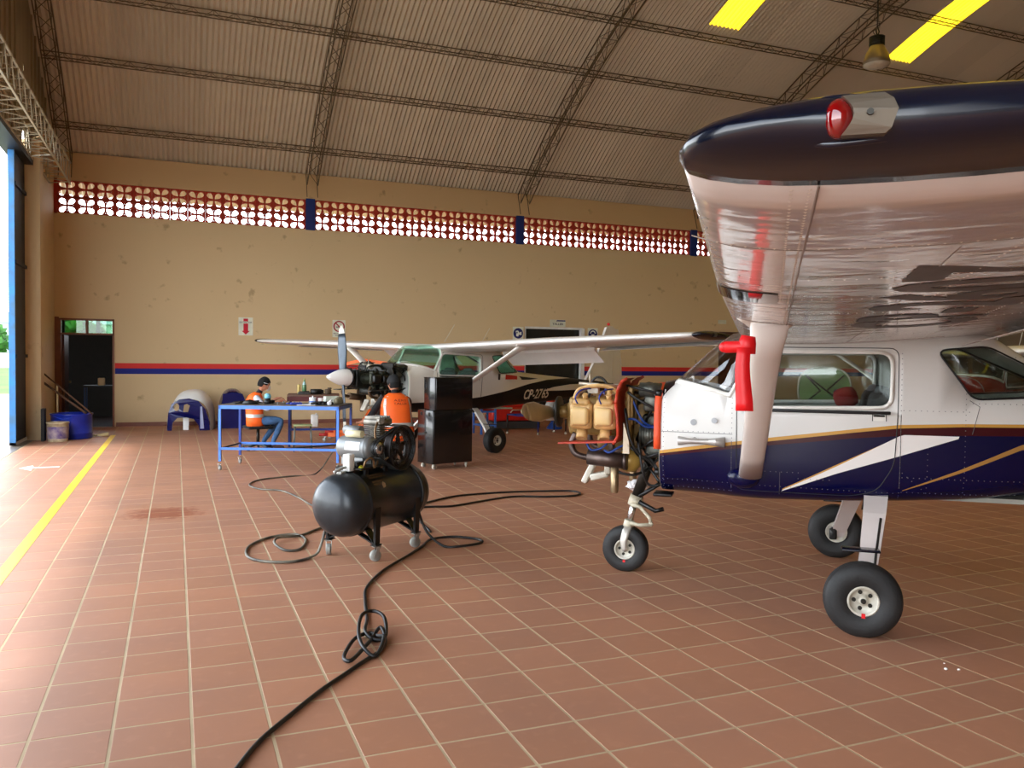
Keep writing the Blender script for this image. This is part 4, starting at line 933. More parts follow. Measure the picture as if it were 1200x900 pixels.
        for a in ([(1.34, 1.147), (.84, 1.147)], [(-.235, .77), (-.235, 1.32)], [(.845, .76), (.845, 1.10)], [(-.64, 1.42), (-.70, 1.38), (-.66, 1.20)], [(.52, .74), (.52, .90)]):
            for (xa, za), (xb, zb) in zip(a, a[1:]): b.tube([(xa+(xb-xa)*i/8, fus_y(xa+(xb-xa)*i/8, za+(zb-za)*i/8), za+(zb-za)*i/8) for i in range(9)], .0022, 4, cap=False)
        b.build('panel_seam', mat('seam_line', (.30, .29, .30), .6), root)
        y = fus_y(1.05, 1.1)
        ven = MB(); ven.lathe([(.030, 0), (.034, .004), (.020, .08), (.018, .14), (.024, .24), (.038, .325), (.034, .325), (.015, .14), (.017, .08), (.026, .0)], (1.212, y+.055, 1.092), (-1, 0, 0), 18); ven.cyl((1.10, y, 1.10), (1.10, y+.05, 1.095), .018, n=10); ven.build('venturi_tube', mat('satin_alloy', (.74, .72, .70), .42, .55), root)
        b = MB(); y = fus_y(1.1, 1.225); b.cyl((1.11, y-.01, 1.222), (1.11, y+.006, 1.222), .022, n=16); b.build('static_port', mat('grey_port', (.66, .67, .68), .4), root)
        b = MB(); y = fus_y(.96, 1.24); b.cyl((.965, y-.01, 1.237), (.965, y+.02, 1.240), .020, n=14); b.build('fuel_drain', mat('grey_port', (.66, .67, .68), .4), root)
        # pitot cover with streamer
        pc = empty('pitot_cover', (0, 0, 0), parent=root); b = MB(); b.tube([(.805, 2.45, 1.722), (.80, 2.45, 1.722), (.70, 2.45, 1.725), (.68, 2.45, 1.73)], [.022, .028, .029, .030], 14); b.tube([(.70, 2.45, 1.69), (.70, 2.45, 1.74), (.695, 2.45, 1.775)], [.036, .038, .030], 12, flat=1.1); b.ball((.803, 2.45, 1.722), .026, 12); b.build('cover_sleeve', RED, pc)
        b = MB(); rg = []
        for t in range(9): z = 1.72-.295*t/8; x = .712+.006*math.sin(t*.6); hw_ = .030+.010*t/8; rg.append([(x-hw_, 2.485, z), (x+hw_, 2.485, z), (x+hw_, 2.489, z), (x-hw_, 2.489, z)])
        b.loft(rg); b.build('warning_streamer', RED, pc)
        # red bundle behind the seats
        b = MB(); b.rbox((.06, -.10, 1.40), (.16, .20, .15), .05, R=Matrix.Rotation(.35, 3, 'Y')); b.build('red_cabin_bag', mat('dark_red_cloth', (.55, .08, .06), .8), root)
    if opt.get('engine', True): engine(root, P, opt.get('prop', 0.))
    if opt.get('spinner'):
        sp_ = MB().lathe([(.001, .33), (.02, .325), (.05, .28), (.09, .20), (.125, .11), (.142, .03), (.145, -.03)], (2.235, 0, 1.24), (1, 0, 0), 28); so = sp_.build('spinner', P['white'], root)
        MB().lathe([(.145, -.03), (.16, -.03), (.16, -.06), (.02, -.07)], (2.235, 0, 1.24), (1, 0, 0), 28).build('spinner_backplate', BLK, so)
    return root
# ================================================================ place the aircraft
HD = math.atan2(.634, -.773)
lining = mat('cabin_lining', (.62, .62, .58), .8)
near_paint = paint('white_gold_navy_paint', None, [
    ((.80, .60, .28), [(-5, 1.33), (-2, 1.30), (-.949, 1.273), (-.61, 1.267), (-.221, 1.249), (.056, 1.211), (.602, 1.133), (.945, 1.078), (1.35, 1.008), (1.9, .93)]),
    ((.24, .03, .07), [(-5, 1.30), (-2, 1.275), (-.95, 1.252), (-.61, 1.247), (-.221, 1.226), (.056, 1.188), (.602, 1.108), (.945, 1.054), (1.35, .986), (1.9, .9)]),
    ((.015, .02, .20), [(-5, 1.22), (-2, 1.22), (-.951, 1.197), (-.612, 1.190), (-.223, 1.176), (.054, 1.150), (.601, 1.080), (.944, 1.030), (1.35, .968), (1.9, .88)])], (.90, .89, .87),
    marks=[((.78, .58, .28), [(-5, 0), (-.27, 0), (-.262, 1.188), (.157, .968), (.53, .766), (.56, 0), (1.9, 0)], [(-5, 2.4), (-.275, 2.4), (-.25, 1.17), (.157, .95), (.53, .752), (.56, 2.4), (1.9, 2.4)]),
           ((.94, .92, .90), [(-5, 0), (-.64, 0), (-.625, 1.184), (-.245, 1.184), (.157, .956), (.53, .758), (.56, 0), (1.9, 0)], [(-5, 2.4), (-.64, 2.4), (-.621, 1.184), (-.226, 1.04), (.156, .907), (.527, .755), (.56, .5), (1.9, .5)]),
           ((.66, .48, .25), [(-5, 1.2), (-2, 1.20), (-.953, 1.143), (-.592, .965), (-.231, .802), (-.2, 0), (1.9, 0)], [(-5, 1.14), (-2, 1.14), (-.953, 1.110), (-.593, .943), (-.231, .798), (-.2, .5), (1.9, .5)])])
NAVY = mat('navy_gloss', (.012, .03, .10), .22, scale=2, var=.2, coat=.25)
RUBR = mat('black_rubber_hose', (.06, .06, .06), .5)
tan = mat('tan_engine_paint', (.86, .70, .46), .45, scale=12, dirt=(.66, .50, .28)); gold = mat('oily_gold_paint', (.52, .40, .20), .45, .3, scale=9, var=.4)
NP = dict(white=wave_white('glossy_white_wing'), paint=near_paint, lining=lining, firewall=mat('firewall_steel', (.55, .53, .48), .45, .5, scale=8), glass=glass('cabin_glass', (.80, .84, .82)), glass_front=glass('windshield_glass', (.97, .98, .99), 1.25),
          frame=mat('white_frame', (.93, .92, .89), .35), dark=mat('black_seal', (.04, .04, .045), .5), navy=NAVY, tip=NAVY, nav=mat('red_lens', (.45, .01, .02), .08, .0, var=.3, scale=30, coat=1), navr=mat('green_lens', (.02, .4, .15), .1), strut=mat('strut_white', (.91, .87, .84), .25, coat=.4, scale=2, var=.04), rim=WHM, seat=mat('grey_seat', (.28, .28, .29), .9),
          seal=mat('orange_seal', (.90, .32, .16), .55), case=gold, case2=gold, cyl=tan, cover=mat('tan_rocker_cover', (.90, .76, .52), .4, scale=10, var=.1), lead=mat('blue_lead', (.10, .22, .60), .5), baffle=mat('red_baffle', (.70, .20, .09), .5, scale=7, var=.3), muff=mat('burnt_steel', (.34, .29, .27), .42, .8, scale=9, var=.35),
          stack=mat('tail_pipe_steel', (.66, .57, .44), .35, .85, scale=12, var=.3), acc=mat('grey_accessories', (.34, .34, .31), .4, .6, scale=14, var=.5), sump=mat('ochre_airbox', (.72, .58, .28), .35, .2, scale=7), mount=BLK, blue=mat('blue_hose', (.08, .22, .50), .5), rubber=RUBR, plate=mat('aluminium_plate', (.70, .64, .56), .4, .6), phub=mat('grey_hub', (.62, .60, .57), .4, .5), blade=mat('bronze_blade', (.62, .54, .40), .38, .45, scale=4, var=.15), btip=None)
A1 = aircraft('light_aircraft', (4.573, 4.64, 0), HD, 'white and navy high-wing light aircraft with its tan engine exposed, nearest to the camera', NP, dict(seal=True, antiglare=True, detail=True, prop=.05))
# plastic bag wrapped round the far exhaust stack
def bag():
    b = MB(); R_ = random.Random(4); vs = []
    bm = bmesh.new(); bmesh.ops.create_icosphere(bm, subdivisions=3, radius=.085)
    for v in bm.verts:
        n = mnoise.noise(v.co*28)*.035+mnoise.noise(v.co*70)*.02; v.co = v.co*(1+n*8); v.co.z *= .55
    me = bpy.data.meshes.new('plastic_bag'); bm.to_mesh(me); bm.free()
    me.materials.append(mat('white_film', (.92, .90, .90), .3, var=.1, scale=12))
    q = Vector((1.62, -.31, .635)); c, s = math.cos(HD), math.sin(HD)
    o = link('plastic_bag', me, None, (4.573+c*q.x-s*q.y, 4.64+s*q.x+c*q.y, q.z), label='crumpled white plastic bag tied over the far exhaust stack under the nearest engine', cat='bag')
bag()
far_paint = paint('white_black_paint', None, rough=.5, bands=[
    ((.02, .02, .05), [(-5, 1.26), (-4.4, 1.27), (-3.9, 1.20), (-3.1, .99), (-2.3, .86), (-1.7, .82), (1.9, .80)])], upper=(.92, .90, .85),
    marks=[((.02, .02, .04), [(-5, 1.44), (-4.0, 1.44), (-3.0, 1.40), (-2.2, 1.345), (-1.6, 1.25), (-.9, 1.10), (-.2, .97), (.6, .88), (1.0, .84), (1.9, .84)], [(-5, 1.26), (-4.4, 1.30), (-3.6, 1.30), (-3.0, 1.27), (-2.4, 1.20), (-1.8, 1.06), (-1.3, .9), (-.2, .62), (1.9, .62)]),
           ((.02, .02, .04), [(-5, 0), (-3.5, 0), (-3.3, 1.16), (-2.6, 1.13), (-1.6, 1.10), (-.8, 1.02), (-.2, .94), (1.9, .8)], [(-5, 0), (-3.4, 0), (-3.3, .4), (1.9, .4)])])
dkc = mat('oily_black_engine', (.13, .14, .12), .4, .4, scale=16, var=.6)
FP = dict(NP); FP.update(lining=mat('pale_green_lining', (.80, .88, .80), .8), white=mat('far_white_paint', (.96, .95, .93), .3, scale=3, var=.05, coat=.3), paint=far_paint, glass=glass('green_glass', (.76, .92, .85), .9), glass_front=glass('green_windshield', (.80, .94, .88), .9), strut=mat('far_strut_white', (.92, .90, .86), .3), case=dkc, case2=dkc, cyl=mat('dark_green_cylinder', (.20, .21, .16), .45, .4, scale=14, var=.5), cover=mat('black_rocker', (.10, .10, .09), .35, .3),
          baffle=mat('dark_baffle', (.18, .17, .15), .5), muff=mat('brown_pipe', (.36, .28, .20), .5, .6), stack=mat('brown_pipe', (.36, .28, .20), .5, .6), acc=mat('grey_green_accessories', (.36, .38, .34), .4, .5, scale=16, var=.5), sump=mat('grey_airbox', (.55, .60, .64), .5, .3), plate=mat('light_plate', (.66, .66, .60), .5, .4), blade=mat('grey_blade', (.30, .34, .38), .4, .3), btip=WHM, phub=BLK, lead=RUBR, blue=RUBR, firewall=mat('firewall_grey', (.62, .64, .62), .45, .5), nav=NAVY)
A2 = aircraft('light_aircraft', (4.76, 14.83, 0), -2.687, 'white light aircraft with a grey propeller and dark oily engine parked along the back wall', FP, dict(flap=True, prop=PI/2+.10, spinner=True, antiglare=True))
A2.scale = (1.1, 1.1, 1.0); A2.rotation_euler = (0, -.038, -2.687)
# registration on the far tail cone, drawn on the curved skin
def far_reg():
    for o in A2.children:
        if o.name.startswith('fuselage'): fz = o
    b = MB()
    text_on(b, 'CP-2765', lambda u, v: Vector((-1.42-u, fus_y(-1.42-u, .93+v+.05*u, .014), .93+v+.05*u)), .82, .20, shear=.25, bold=.02)
    b.build('registration_lettering', mat('pale_letters', (.88, .84, .76), .5), fz)
    b = MB()
    for pts in ([(.55, 1.92), (.50, 1.93)],): pass
    s = MB()
    s.prism([(-.62, 1.30), (-1.6, 1.33), (-1.9, 1.36), (-.62, 1.42)], lambda a, z: Vector((a, fus_y(a, z, .002), z)), lambda a, z: Vector((a, fus_y(a, z, .005), z))); s.build('black_window_stripe', mat('stripe_black', (.05, .05, .06), .4), fz)
    s = MB(); s.prism([(-.82, 1.315), (-1.18, 1.325), (-1.18, 1.392), (-.82, 1.41)], lambda a, z: Vector((a, fus_y(a, z, .006), z)), lambda a, z: Vector((a, fus_y(a, z, .009), z))); s.build('red_window_stripe', mat('stripe_red', (.75, .15, .10), .4), fz)
far_reg()
rp_ = paint('red_cream_paint', None, [((.62, .10, .08), [(-5, 1.9), (1.9, 1.9)])], (.85, .82, .75))
RP = dict(NP); RP.update(white=mat('cream_wing', (.90, .87, .80), .3), paint=rp_, case=dkc, case2=dkc, cyl=dkc, cover=dkc, acc=dkc, glass=glass('clear_far_glass', (.85, .86, .82)), glass_front=glass('clear_far_glass', (.85, .86, .82)), navy=mat('red_gloss', (.6, .09, .07), .3), tip=mat('cream_tip', (.9, .88, .84), .3), firewall=mat('red_gloss', (.6, .09, .07)))
A3 = aircraft('light_aircraft', (11.15, 8.75, 0), -2.80, 'red light aircraft with cream wings seen through the rear side window of the nearest aircraft', RP, dict(engine=False))
# ================================================================ air compressor
def caster(root, p, rz, r=.045, wd=.03, wm=None, name='caster'):
    c = empty(name, p, rz, parent=root)
    MB().lathe([(r*.4, -wd/2), (r*.96, -wd/2), (r, -wd*.3), (r, wd*.3), (r*.96, wd/2), (r*.4, wd/2)], (0, 0, r), (0, 1, 0), 20).build('wheel_tread', wm or mat('grey_caster_rubber', (.50, .50, .48), .6), c)
    b = MB(); b.cyl((0, -wd*.6, r), (0, wd*.6, r), r*.45, n=12)
    for s in (1, -1): b.prism([(-r*.22, r*.8), (r*.22, r*.8), (r*.75, r*2.5), (r*.1, r*2.5)], XZ(s*(wd/2+.002)), XZ(s*(wd/2+.006)))
    b.box((.01, 0, r*2.55), (r*1.3, wd+.02, .008)); b.cyl((.01, 0, r*2.55), (.01, 0, r*2.9), .008, n=8); b.build('caster_fork', mat('zinc_fork', (.66, .65, .62), .35, .8), c); return c
def compressor():
    AX = math.radians(41); root = empty('air_compressor', (1.565, 7.01, 0), AX, label='large black wheeled air compressor with grey motor and big flywheel on the floor', cat='compressor')
    tk = mat('black_tank_paint', (.16, .175, .19), .34, .35, scale=5, var=.35, bump=.05, bscale=30, coat=.15); R_ = .262; ZC_ = .46
    pr = [(.001, -.60), (.06, -.597), (.13, -.582), (.19, -.553), (.235, -.505), (.257, -.45), (R_, -.40), (R_, -.375), (R_+.006, -.37), (R_+.006, -.355), (R_, -.35), (R_, .38), (R_+.006, .385), (R_+.006, .40), (R_, .405), (R_, .43), (.257, .47), (.235, .52), (.19, .565), (.13, .592), (.06, .607), (.001, .61)]
    MB().lathe(pr, (0, 0, ZC_), (1, 0, 0), 56).build('tank', tk, root)
    # faded plate and chips on the flank
    b = MB(); 
    def flank(x0, x1, a0, a1, m_):
        rg = []
        for i in range(5):
            a = a0+(a1-a0)*i/4; rg.append([(x0, -(R_+.001)*math.cos(a), ZC_+(R_+.001)*math.sin(a)), (x1, -(R_+.001)*math.cos(a), ZC_+(R_+.001)*math.sin(a))])
        bb = MB(); bb.loft(rg, caps=False, closed=False); return bb
    old = mat('faded_brown_lettering', (.34, .25, .15), .6, scale=30, var=.5)
    def fl_(u, v, x0=-.27, a0=.98): return Vector((x0+u, -(R_+.0015)*math.cos(a0+v/R_), ZC_+(R_+.0015)*math.sin(a0+v/R_)))
    b = MB()
    for k, (w_, a) in enumerate([(.22, .99), (.22, .89), (.14, .72), (.10, .62)]): 
        for j in range(8):
            x0 = -.27+w_*j/8; b.add([fl_(x0+.27, (a-.98)*R_), fl_(x0+.27+w_/8-.004, (a-.98)*R_), fl_(x0+.27+w_/8-.004, (a-.98)*R_+.017), fl_(x0+.27, (a-.98)*R_+.017)], [(0, 1, 2, 3)])
    b.build('worn_print', old, root)
    b = MB(); b.add([fl_(.10, -.13), fl_(.14, -.12), fl_(.15, -.09), fl_(.13, -.07), fl_(.105, -.09)], [(0, 1, 2, 3, 4)]); b.build('paint_chip', mat('primer_chip', (.62, .52, .40), .7), root)
    # legs
    lg = mat('black_leg_steel', (.08, .085, .08), .4, .3, scale=12, var=.5)
    for x in (-.28, .30):
        for s in (1, -1):
            b = MB(); b.loft([[(x-.04, s*.155, .25), (x+.04, s*.155, .25), (x+.04, s*.165, .25), (x-.04, s*.165, .25)], [(x-.03, s*.235, .135), (x+.03, s*.235, .135), (x+.03, s*.245, .135), (x-.03, s*.245, .135)]], smooth=False)
            b.loft([[(x-.035, s*.235, .44), (x+.035, s*.235, .44), (x+.035, s*.262, .44), (x-.035, s*.262, .44)], [(x-.03, s*.235, .135), (x+.03, s*.235, .135), (x+.03, s*.255, .135), (x-.03, s*.255, .135)]], smooth=False)
            b.loft([[(x-.03, s*.06, .22), (x+.03, s*.06, .22), (x+.03, s*.07, .205), (x-.03, s*.07, .205)], [(x-.03, s*.235, .15), (x+.03, s*.235, .15), (x+.03, s*.235, .135), (x-.03, s*.235, .135)]], smooth=False)
            b.box((x, s*.24, .133), (.08, .06, .008)); b.build('leg', lg, root)
            caster(root, (x-.01, s*.24, 0), .6 if s > 0 else -.5, .047, .036, mat('worn_grey_tread', (.60, .60, .57), .55, scale=20))
    # deck plate
    b = MB(); b.bb((-.34, -.13, .742), (.30, .13, .754)); 
    for x in (-.25, .02, .25):
        for y in (-.11, .11): b.bb((x-.02, y-.012, .66), (x+.02, y+.012, .745))
    b.build('deck_plate', lg, root)
    # belt plane: flywheel towards the viewer's side (-y), motor axle along y
    yb = -.14; fx, fz, fr = .16, .885, .168; mx, mz, mr = -.13, .90, .055
    ir = mat('cast_iron', (.20, .17, .16), .45, .5, scale=12, var=.4)
    w_ = empty('flywheel', (fx, yb, fz), parent=root); b = MB(); b.lathe([(fr*.82, -.028), (fr*.98, -.03), (fr, -.02), (fr*.95, 0), (fr, .02), (fr*.98, .03), (fr*.82, .028), (fr*.82, -.028)], ax=(0, 1, 0), n=48); b.build('rim', ir, w_)
    b = MB(); b.cyl((0, -.035, 0), (0, .035, 0), .038, n=18)
    for k in range(5):
        a = 2*PI*k/5+.3; c, s = math.cos(a), math.sin(a); b.tube([(.03*c, .0, .03*s), (.09*c, 0, .09*s), (fr*.85*c, 0, fr*.85*s)], [.024, .016, .02], 8, flat=1)
    b.build('spoke', ir, w_)
    sm = mat('silver_motor', (.52, .53, .53), .42, .45, scale=6, var=.12)
    mo = empty('motor', (mx, 0, mz), parent=root); b = MB(); b.lathe([(.02, -.10), (.075, -.095), (.092, -.08), (.095, -.06), (.095, .20), (.088, .225), (.06, .24), (.02, .245)], ax=(0, 1, 0), n=32); 
    for s in (-.06, .06): b.box((s, .07, -.11), (.03, .22, .06))
    b.lathe([(.096, -.065), (.099, -.06), (.099, -.045), (.096, -.04)], ax=(0, 1, 0), n=32); b.build('motor_housing', sm, mo)
    b = MB(); b.cyl((-.05, -.02, .118), (-.05, .14, .118), .03, n=16); b.build('capacitor', mat('cream_capacitor', (.86, .83, .68), .5), mo)
    b = MB(); b.cyl((.03, .05, .14), (.03, .22, .14), .04, n=16); b.build('capacitor', sm, mo)
    b = MB(); rg = []
    for a in (2.55, 2.75, 2.95, 3.15, 3.3): rg.append([(.0965*math.cos(a), -.02, .0965*math.sin(a)+.0), (.0965*math.cos(a), .13, .0965*math.sin(a))])
    b.loft(rg, caps=False, closed=False); b.build('rating_plate', mat('white_plate', (.92, .92, .92), .5), mo)
    b = MB(); b.lathe([(.02, -.03), (mr, -.03), (mr, -.02), (mr*.85, -.01), (mr, 0), (mr*.85, .01), (mr, .02), (mr, .03), (.02, .03)], (mx, yb, mz), (0, 1, 0), 28); b.build('pulley', mat('bright_pulley', (.72, .72, .72), .25, .9), root)
    # belt: loop tangent to both wheels
    dx, dz = fx-mx, fz-mz; D = math.hypot(dx, dz); al = math.atan2(dz, dx); be = math.acos((mr-fr)/D); path = []
    for i in range(13): t = al+be+(2*PI-2*be)*i/12; path.append((mx+(mr+.004)*math.cos(t), mz+(mr+.004)*math.sin(t)))
    for i in range(25): t = al-be+(2*be)*i/24; path.append((fx+(fr+.004)*math.cos(t), fz+(fr+.004)*math.sin(t)))
    for yy in (-.013, .013):
        b = MB(); b.loft([[(x*1, yb+yy-.009, z), (x, yb+yy+.009, z), (x+(x-(fx if i > 12 else mx))*.05, yb+yy+.009, z+(z-(fz if i > 12 else mz))*.05), (x+(x-(fx if i > 12 else mx))*.05, yb+yy-.009, z+(z-(fz if i > 12 else mz))*.05)] for i, (x, z) in enumerate(path+path[:1])], caps=False, smooth=False); b.build('belt', mat('belt_rubber', (.07, .07, .07), .55), root)
    # guard: dark band round the belt plus a mesh face disc
    gp = []
    be2 = math.acos((mr-fr)/D)
    for i in range(13): t = al+be2+(2*PI-2*be2)*i/12; gp.append((mx+(mr+.028)*math.cos(t), mz+(mr+.028)*math.sin(t)))
    for i in range(25): t = al-be2+(2*be2)*i/24; gp.append((fx+(fr+.028)*math.cos(t), fz+(fr+.028)*math.sin(t)))
    b = MB(); rg = [[(x, yb-.055, z), (x, yb+.05, z), (x+.003, yb+.05, z+.003), (x+.003, yb-.055, z+.003)] for x, z in gp[12:]]; b.loft(rg, caps=True, smooth=False)
    b.build('belt_guard', mat('guard_grey', (.30, .33, .34), .4, .3, scale=10, dirt=(.12, .12, .12)), root)
    b = MB()
    for k in range(28): a = 2*PI*k/28; b.tube([(fx+.05*math.cos(a), yb-.052, fz+.05*math.sin(a)), (fx+(fr+.02)*math.cos(a), yb-.052, fz+(fr+.02)*math.sin(a))], .0016, 4)
    for r in (.05, .08, .11, .14, .165, .19): b.tube([(fx+r*math.cos(2*PI*k/36), yb-.052, fz+r*math.sin(2*PI*k/36)) for k in range(37)], .0022 if r < .18 else .007, 4, cap=False)
    b.build('guard_grille', BLK, root)
    # pump: crankcase, finned cylinder, head
    pm = mat('cast_alloy_pump', (.52, .50, .46), .45, .5, scale=14, var=.35)
    b = MB(); b.rbox((fx, .02, .84), (.20, .22, .17), .04); b.cyl((fx, yb, fz), (fx, 0, fz), .03, n=12); b.cyl((fx, .0, .85), (fx, .16, .85), .08, n=20); b.build('pump_crankcase', pm, root)
    b = MB(); px_, pz = fx-.06, .93; b.cyl((px_, .03, .90), (px_, .03, 1.10), .06, n=18)
    for i in range(8): b.rbox((px_, .03, .945+.018*i), (.17, .17, .008), .003)
    b.build('pump_cylinder', pm, root)
    b = MB(); b.rbox((px_, .03, 1.105), (.18, .18, .05), .015); 
    for i in range(5): b.rbox((px_-.07+.035*i, .03, 1.14), (.012, .16, .03), .003)
    b.rbox((px_+.12, .03, 1.10), (.07, .10, .06), .015); b.cyl((px_-.06, -.03, 1.12), (px_-.09, -.08, 1.12), .026, n=12); b.build('pump_head', pm, root)
    cu = mat('copper_brown_pipe', (.55, .43, .30), .35, .7)
    for p in ([(px_-.08, -.03, 1.11), (-.06, -.06, 1.02), (-.10, -.12, .80), (-.18, -.14, .745)], [(-.28, -.10, .735), (-.27, -.12, .80), (-.22, -.13, .83), (-.17, -.13, .80), (-.16, -.12, .74)], [(-.02, -.10, .725), (-.01, -.13, .79), (.04, -.15, .82), (.08, -.13, .78)]): MB().tube(smooth_path(p), .009, 8).build('air_pipe', cu, root)
    b = MB(); b.rbox((-.36, -.02, .80), (.07, .07, .14), .008); b.build('pressure_switch', mat('white_switch', (.88, .88, .86), .5), root)
    b = MB(); b.rbox((-.25, -.03, .765), (.09, .07, .07), .01); b.cyl((-.30, -.06, .735), (-.30, -.06, .80), .012, n=8); b.build('switch_base', BLK, root)
    b = MB(); b.cyl((-.29, -.08, .74), (-.29, -.10, .765), .018, n=12); b.build('yellow_valve', mat('yellow_valve', (.75, .72, .10), .5), root)
    b = MB(); b.tube(smooth_path([(-.30, -.02, .76), (-.37, -.02, .765), (-.44, -.01, .76), (-.50, .02, .73)]), .012, 8); b.build('outlet_fitting', mat('pale_fitting', (.75, .76, .74), .35, .5), root)
    b = MB(); b.rbox((-.43, -.0, .725), (.07, .05, .03), .01); b.build('gauge_bracket', mat('pale_fitting', (.75, .76, .74)), root)
    rb = mat('hanging_hose', (.10, .10, .10), .5)
    p = []
    for i in range(11): a = 1.45+(-.25-1.45)*i/10; p.append((.36, -(R_+.014)*math.cos(a), ZC_+(R_+.014)*math.sin(a)))
    MB().tube(smooth_path([(.20, .06, .80), (.30, .0, .77)]+p, 3), .0115, 8).build('wrapped_hose', rb, root)
compressor()
# hoses on the floor
HM = mat('black_air_hose', (.07, .07, .072), .45, scale=30, var=.3); HG = mat('grey_air_hose', (.50, .48, .42), .5, scale=4, dirt=(.14, .13, .12))
def hose(pts, lab, m_, r=.0115, zs=None, seg=5, name='air_hose'):
    P_ = [(x, y, r+.001 if zs is None else zs(i, x, y)) for i, (x, y) in enumerate(pts)]
    MB().tube(smooth_path(P_, seg), r, 8).build(name, m_, label=lab, cat='hose')
h0 = [(.10, 3.15), (0.225, 3.43), (0.332, 3.644), (0.484, 3.86), (0.655, 4.089), (0.787, 4.24), (0.932, 4.405), (1.057, 4.54), (1.124, 4.681), (1.131, 4.838), (1.063, 4.766), (0.999, 4.606), (0.87, 4.40), (0.847, 4.491), (0.954, 4.744), (1.064, 4.863), (1.099, 4.769), (1.099, 4.614), (1.014, 4.457), (0.962, 4.547), (0.983, 4.764), (1.049, 4.986), (1.134, 5.061), (1.175, 4.94), (1.138, 4.739), (1.075, 4.73), (1.045, 4.87), (1.114, 5.141), (1.181, 5.509), (1.268, 5.858), (1.494, 6.291), (1.812, 6.717), (2.001, 6.989), (2.149, 7.23), (2.366, 7.27), (2.528, 7.136), (2.565, 7.009), (2.493, 6.924), (2.318, 6.877), (2.177, 6.927), (2.06, 7.06), (2.0, 7.12)]
def z0(i, x, y):
    if i >= len(h0)-1: return .30
    if i == len(h0)-2: return .12
    if 8 <= i <= 26: return .0125+.024*((i*7) % 5)/2.0*(1 if i % 2 else .4)+(.05 if i in (20, 21, 22, 23) else 0)
    return .0125
hose(h0, 'long black air hose snaking from the compressor to the foreground with a tangled knot', HM, zs=z0)
hose([(2.24, 7.55), (2.40, 8.75), (2.863, 8.806), (3.228, 8.978), (3.738, 9.186), (4.129, 9.057), (4.471, 9.009), (4.638, 9.158), (4.60, 9.36), (4.2, 9.47), (3.8, 9.52), (3.40, 9.50), (3.059, 9.412), (2.611, 9.065), (2.2, 8.6)], 'black hose lying in a long flat loop to the right behind the compressor', HM)
h2 = [(1.20, 6.98), (1.16, 6.97), (1.12, 6.96), (1.065, 6.93), (0.881, 6.798), (0.658, 6.877), (0.544, 7.102), (0.587, 7.485), (0.781, 7.784), (1.018, 7.858), (1.083, 7.602), (0.989, 7.24), (0.865, 7.216), (0.794, 7.412), (0.849, 7.647), (1.045, 7.77), (1.255, 8.023), (1.4, 8.2)]
hose(h2, 'pale hose drooping from the tank and coiled on the tiles left of the compressor', HG, zs=lambda i, x, y: (.42, .25, .10, .02)[i] if i < 4 else .0125+(.022 if i in (13, 14) else 0))
h3 = [(1.55, 9.0), (1.406, 9.353), (1.333, 9.921), (1.205, 10.498), (0.972, 10.717), (0.871, 11.121), (1.047, 11.545), (1.463, 11.755), (1.835, 11.908), (2.116, 12.25), (2.22, 12.22)]
hose(h3, 'thin pale cable looping on the floor between the compressor and the blue table', HG, r=.010, zs=lambda i, x, y: .011 if i < 9 else (.25 if i == 9 else .40), name='cable')
# ================================================================ people
SKIN = mat('skin', (.72, .48, .36), .55, var=.08); HAIR = mat('black_hair', (.025, .02, .018), .95, bump=.4, bscale=120)
def skin_body(name, J, E_, mats, bone_mat, parent, label=None, root=0):
    """J: name->(pos, radius); E_: list of (a,b,matindex); one continuous skinned surface"""
    nm = list(J); me = bpy.data.meshes.new('sk'); me.from_pydata([J[k][0] for k in nm], [(nm.index(a), nm.index(b)) for a, b, _ in E_], []); o = link('sk', me)
    md = o.modifiers.new('s', 'SKIN'); md.use_smooth_shade = True; md.branch_smoothing = .4
    for i, k in enumerate(nm):
        r = J[k][1]; v = me.skin_vertices[0].data[i]; v.radius = (r, r) if not hasattr(r, '__len__') else r; v.use_root = (i == root)
    o.modifiers.new('u', 'SUBSURF').levels = 2
    me2 = bpy.data.meshes.new_from_object(o.evaluated_get(bpy.context.evaluated_depsgraph_get())); bpy.data.objects.remove(o); me2.name = name
    me2.materials.clear()
    for m_ in mats: me2.materials.append(m_)
    segs = [(Vector(J[a][0]), Vector(J[b][0]), mi, J[a][1] if not hasattr(J[a][1], '__len__') else J[a][1][0]) for a, b, mi in E_]
    for f in me2.polygons:
        c = f.center; best = (9, 0)
        for a, b, mi, r in segs:
            d = b-a; t = max(0, min(1, (c-a).dot(d)/max(d.length_squared, 1e-9))); q = (c-a-d*t).length-r*.5
            if q < best[0]: best = (q, mi)
        f.material_index = best[1]; f.use_smooth = True
    return link(name, me2, parent)
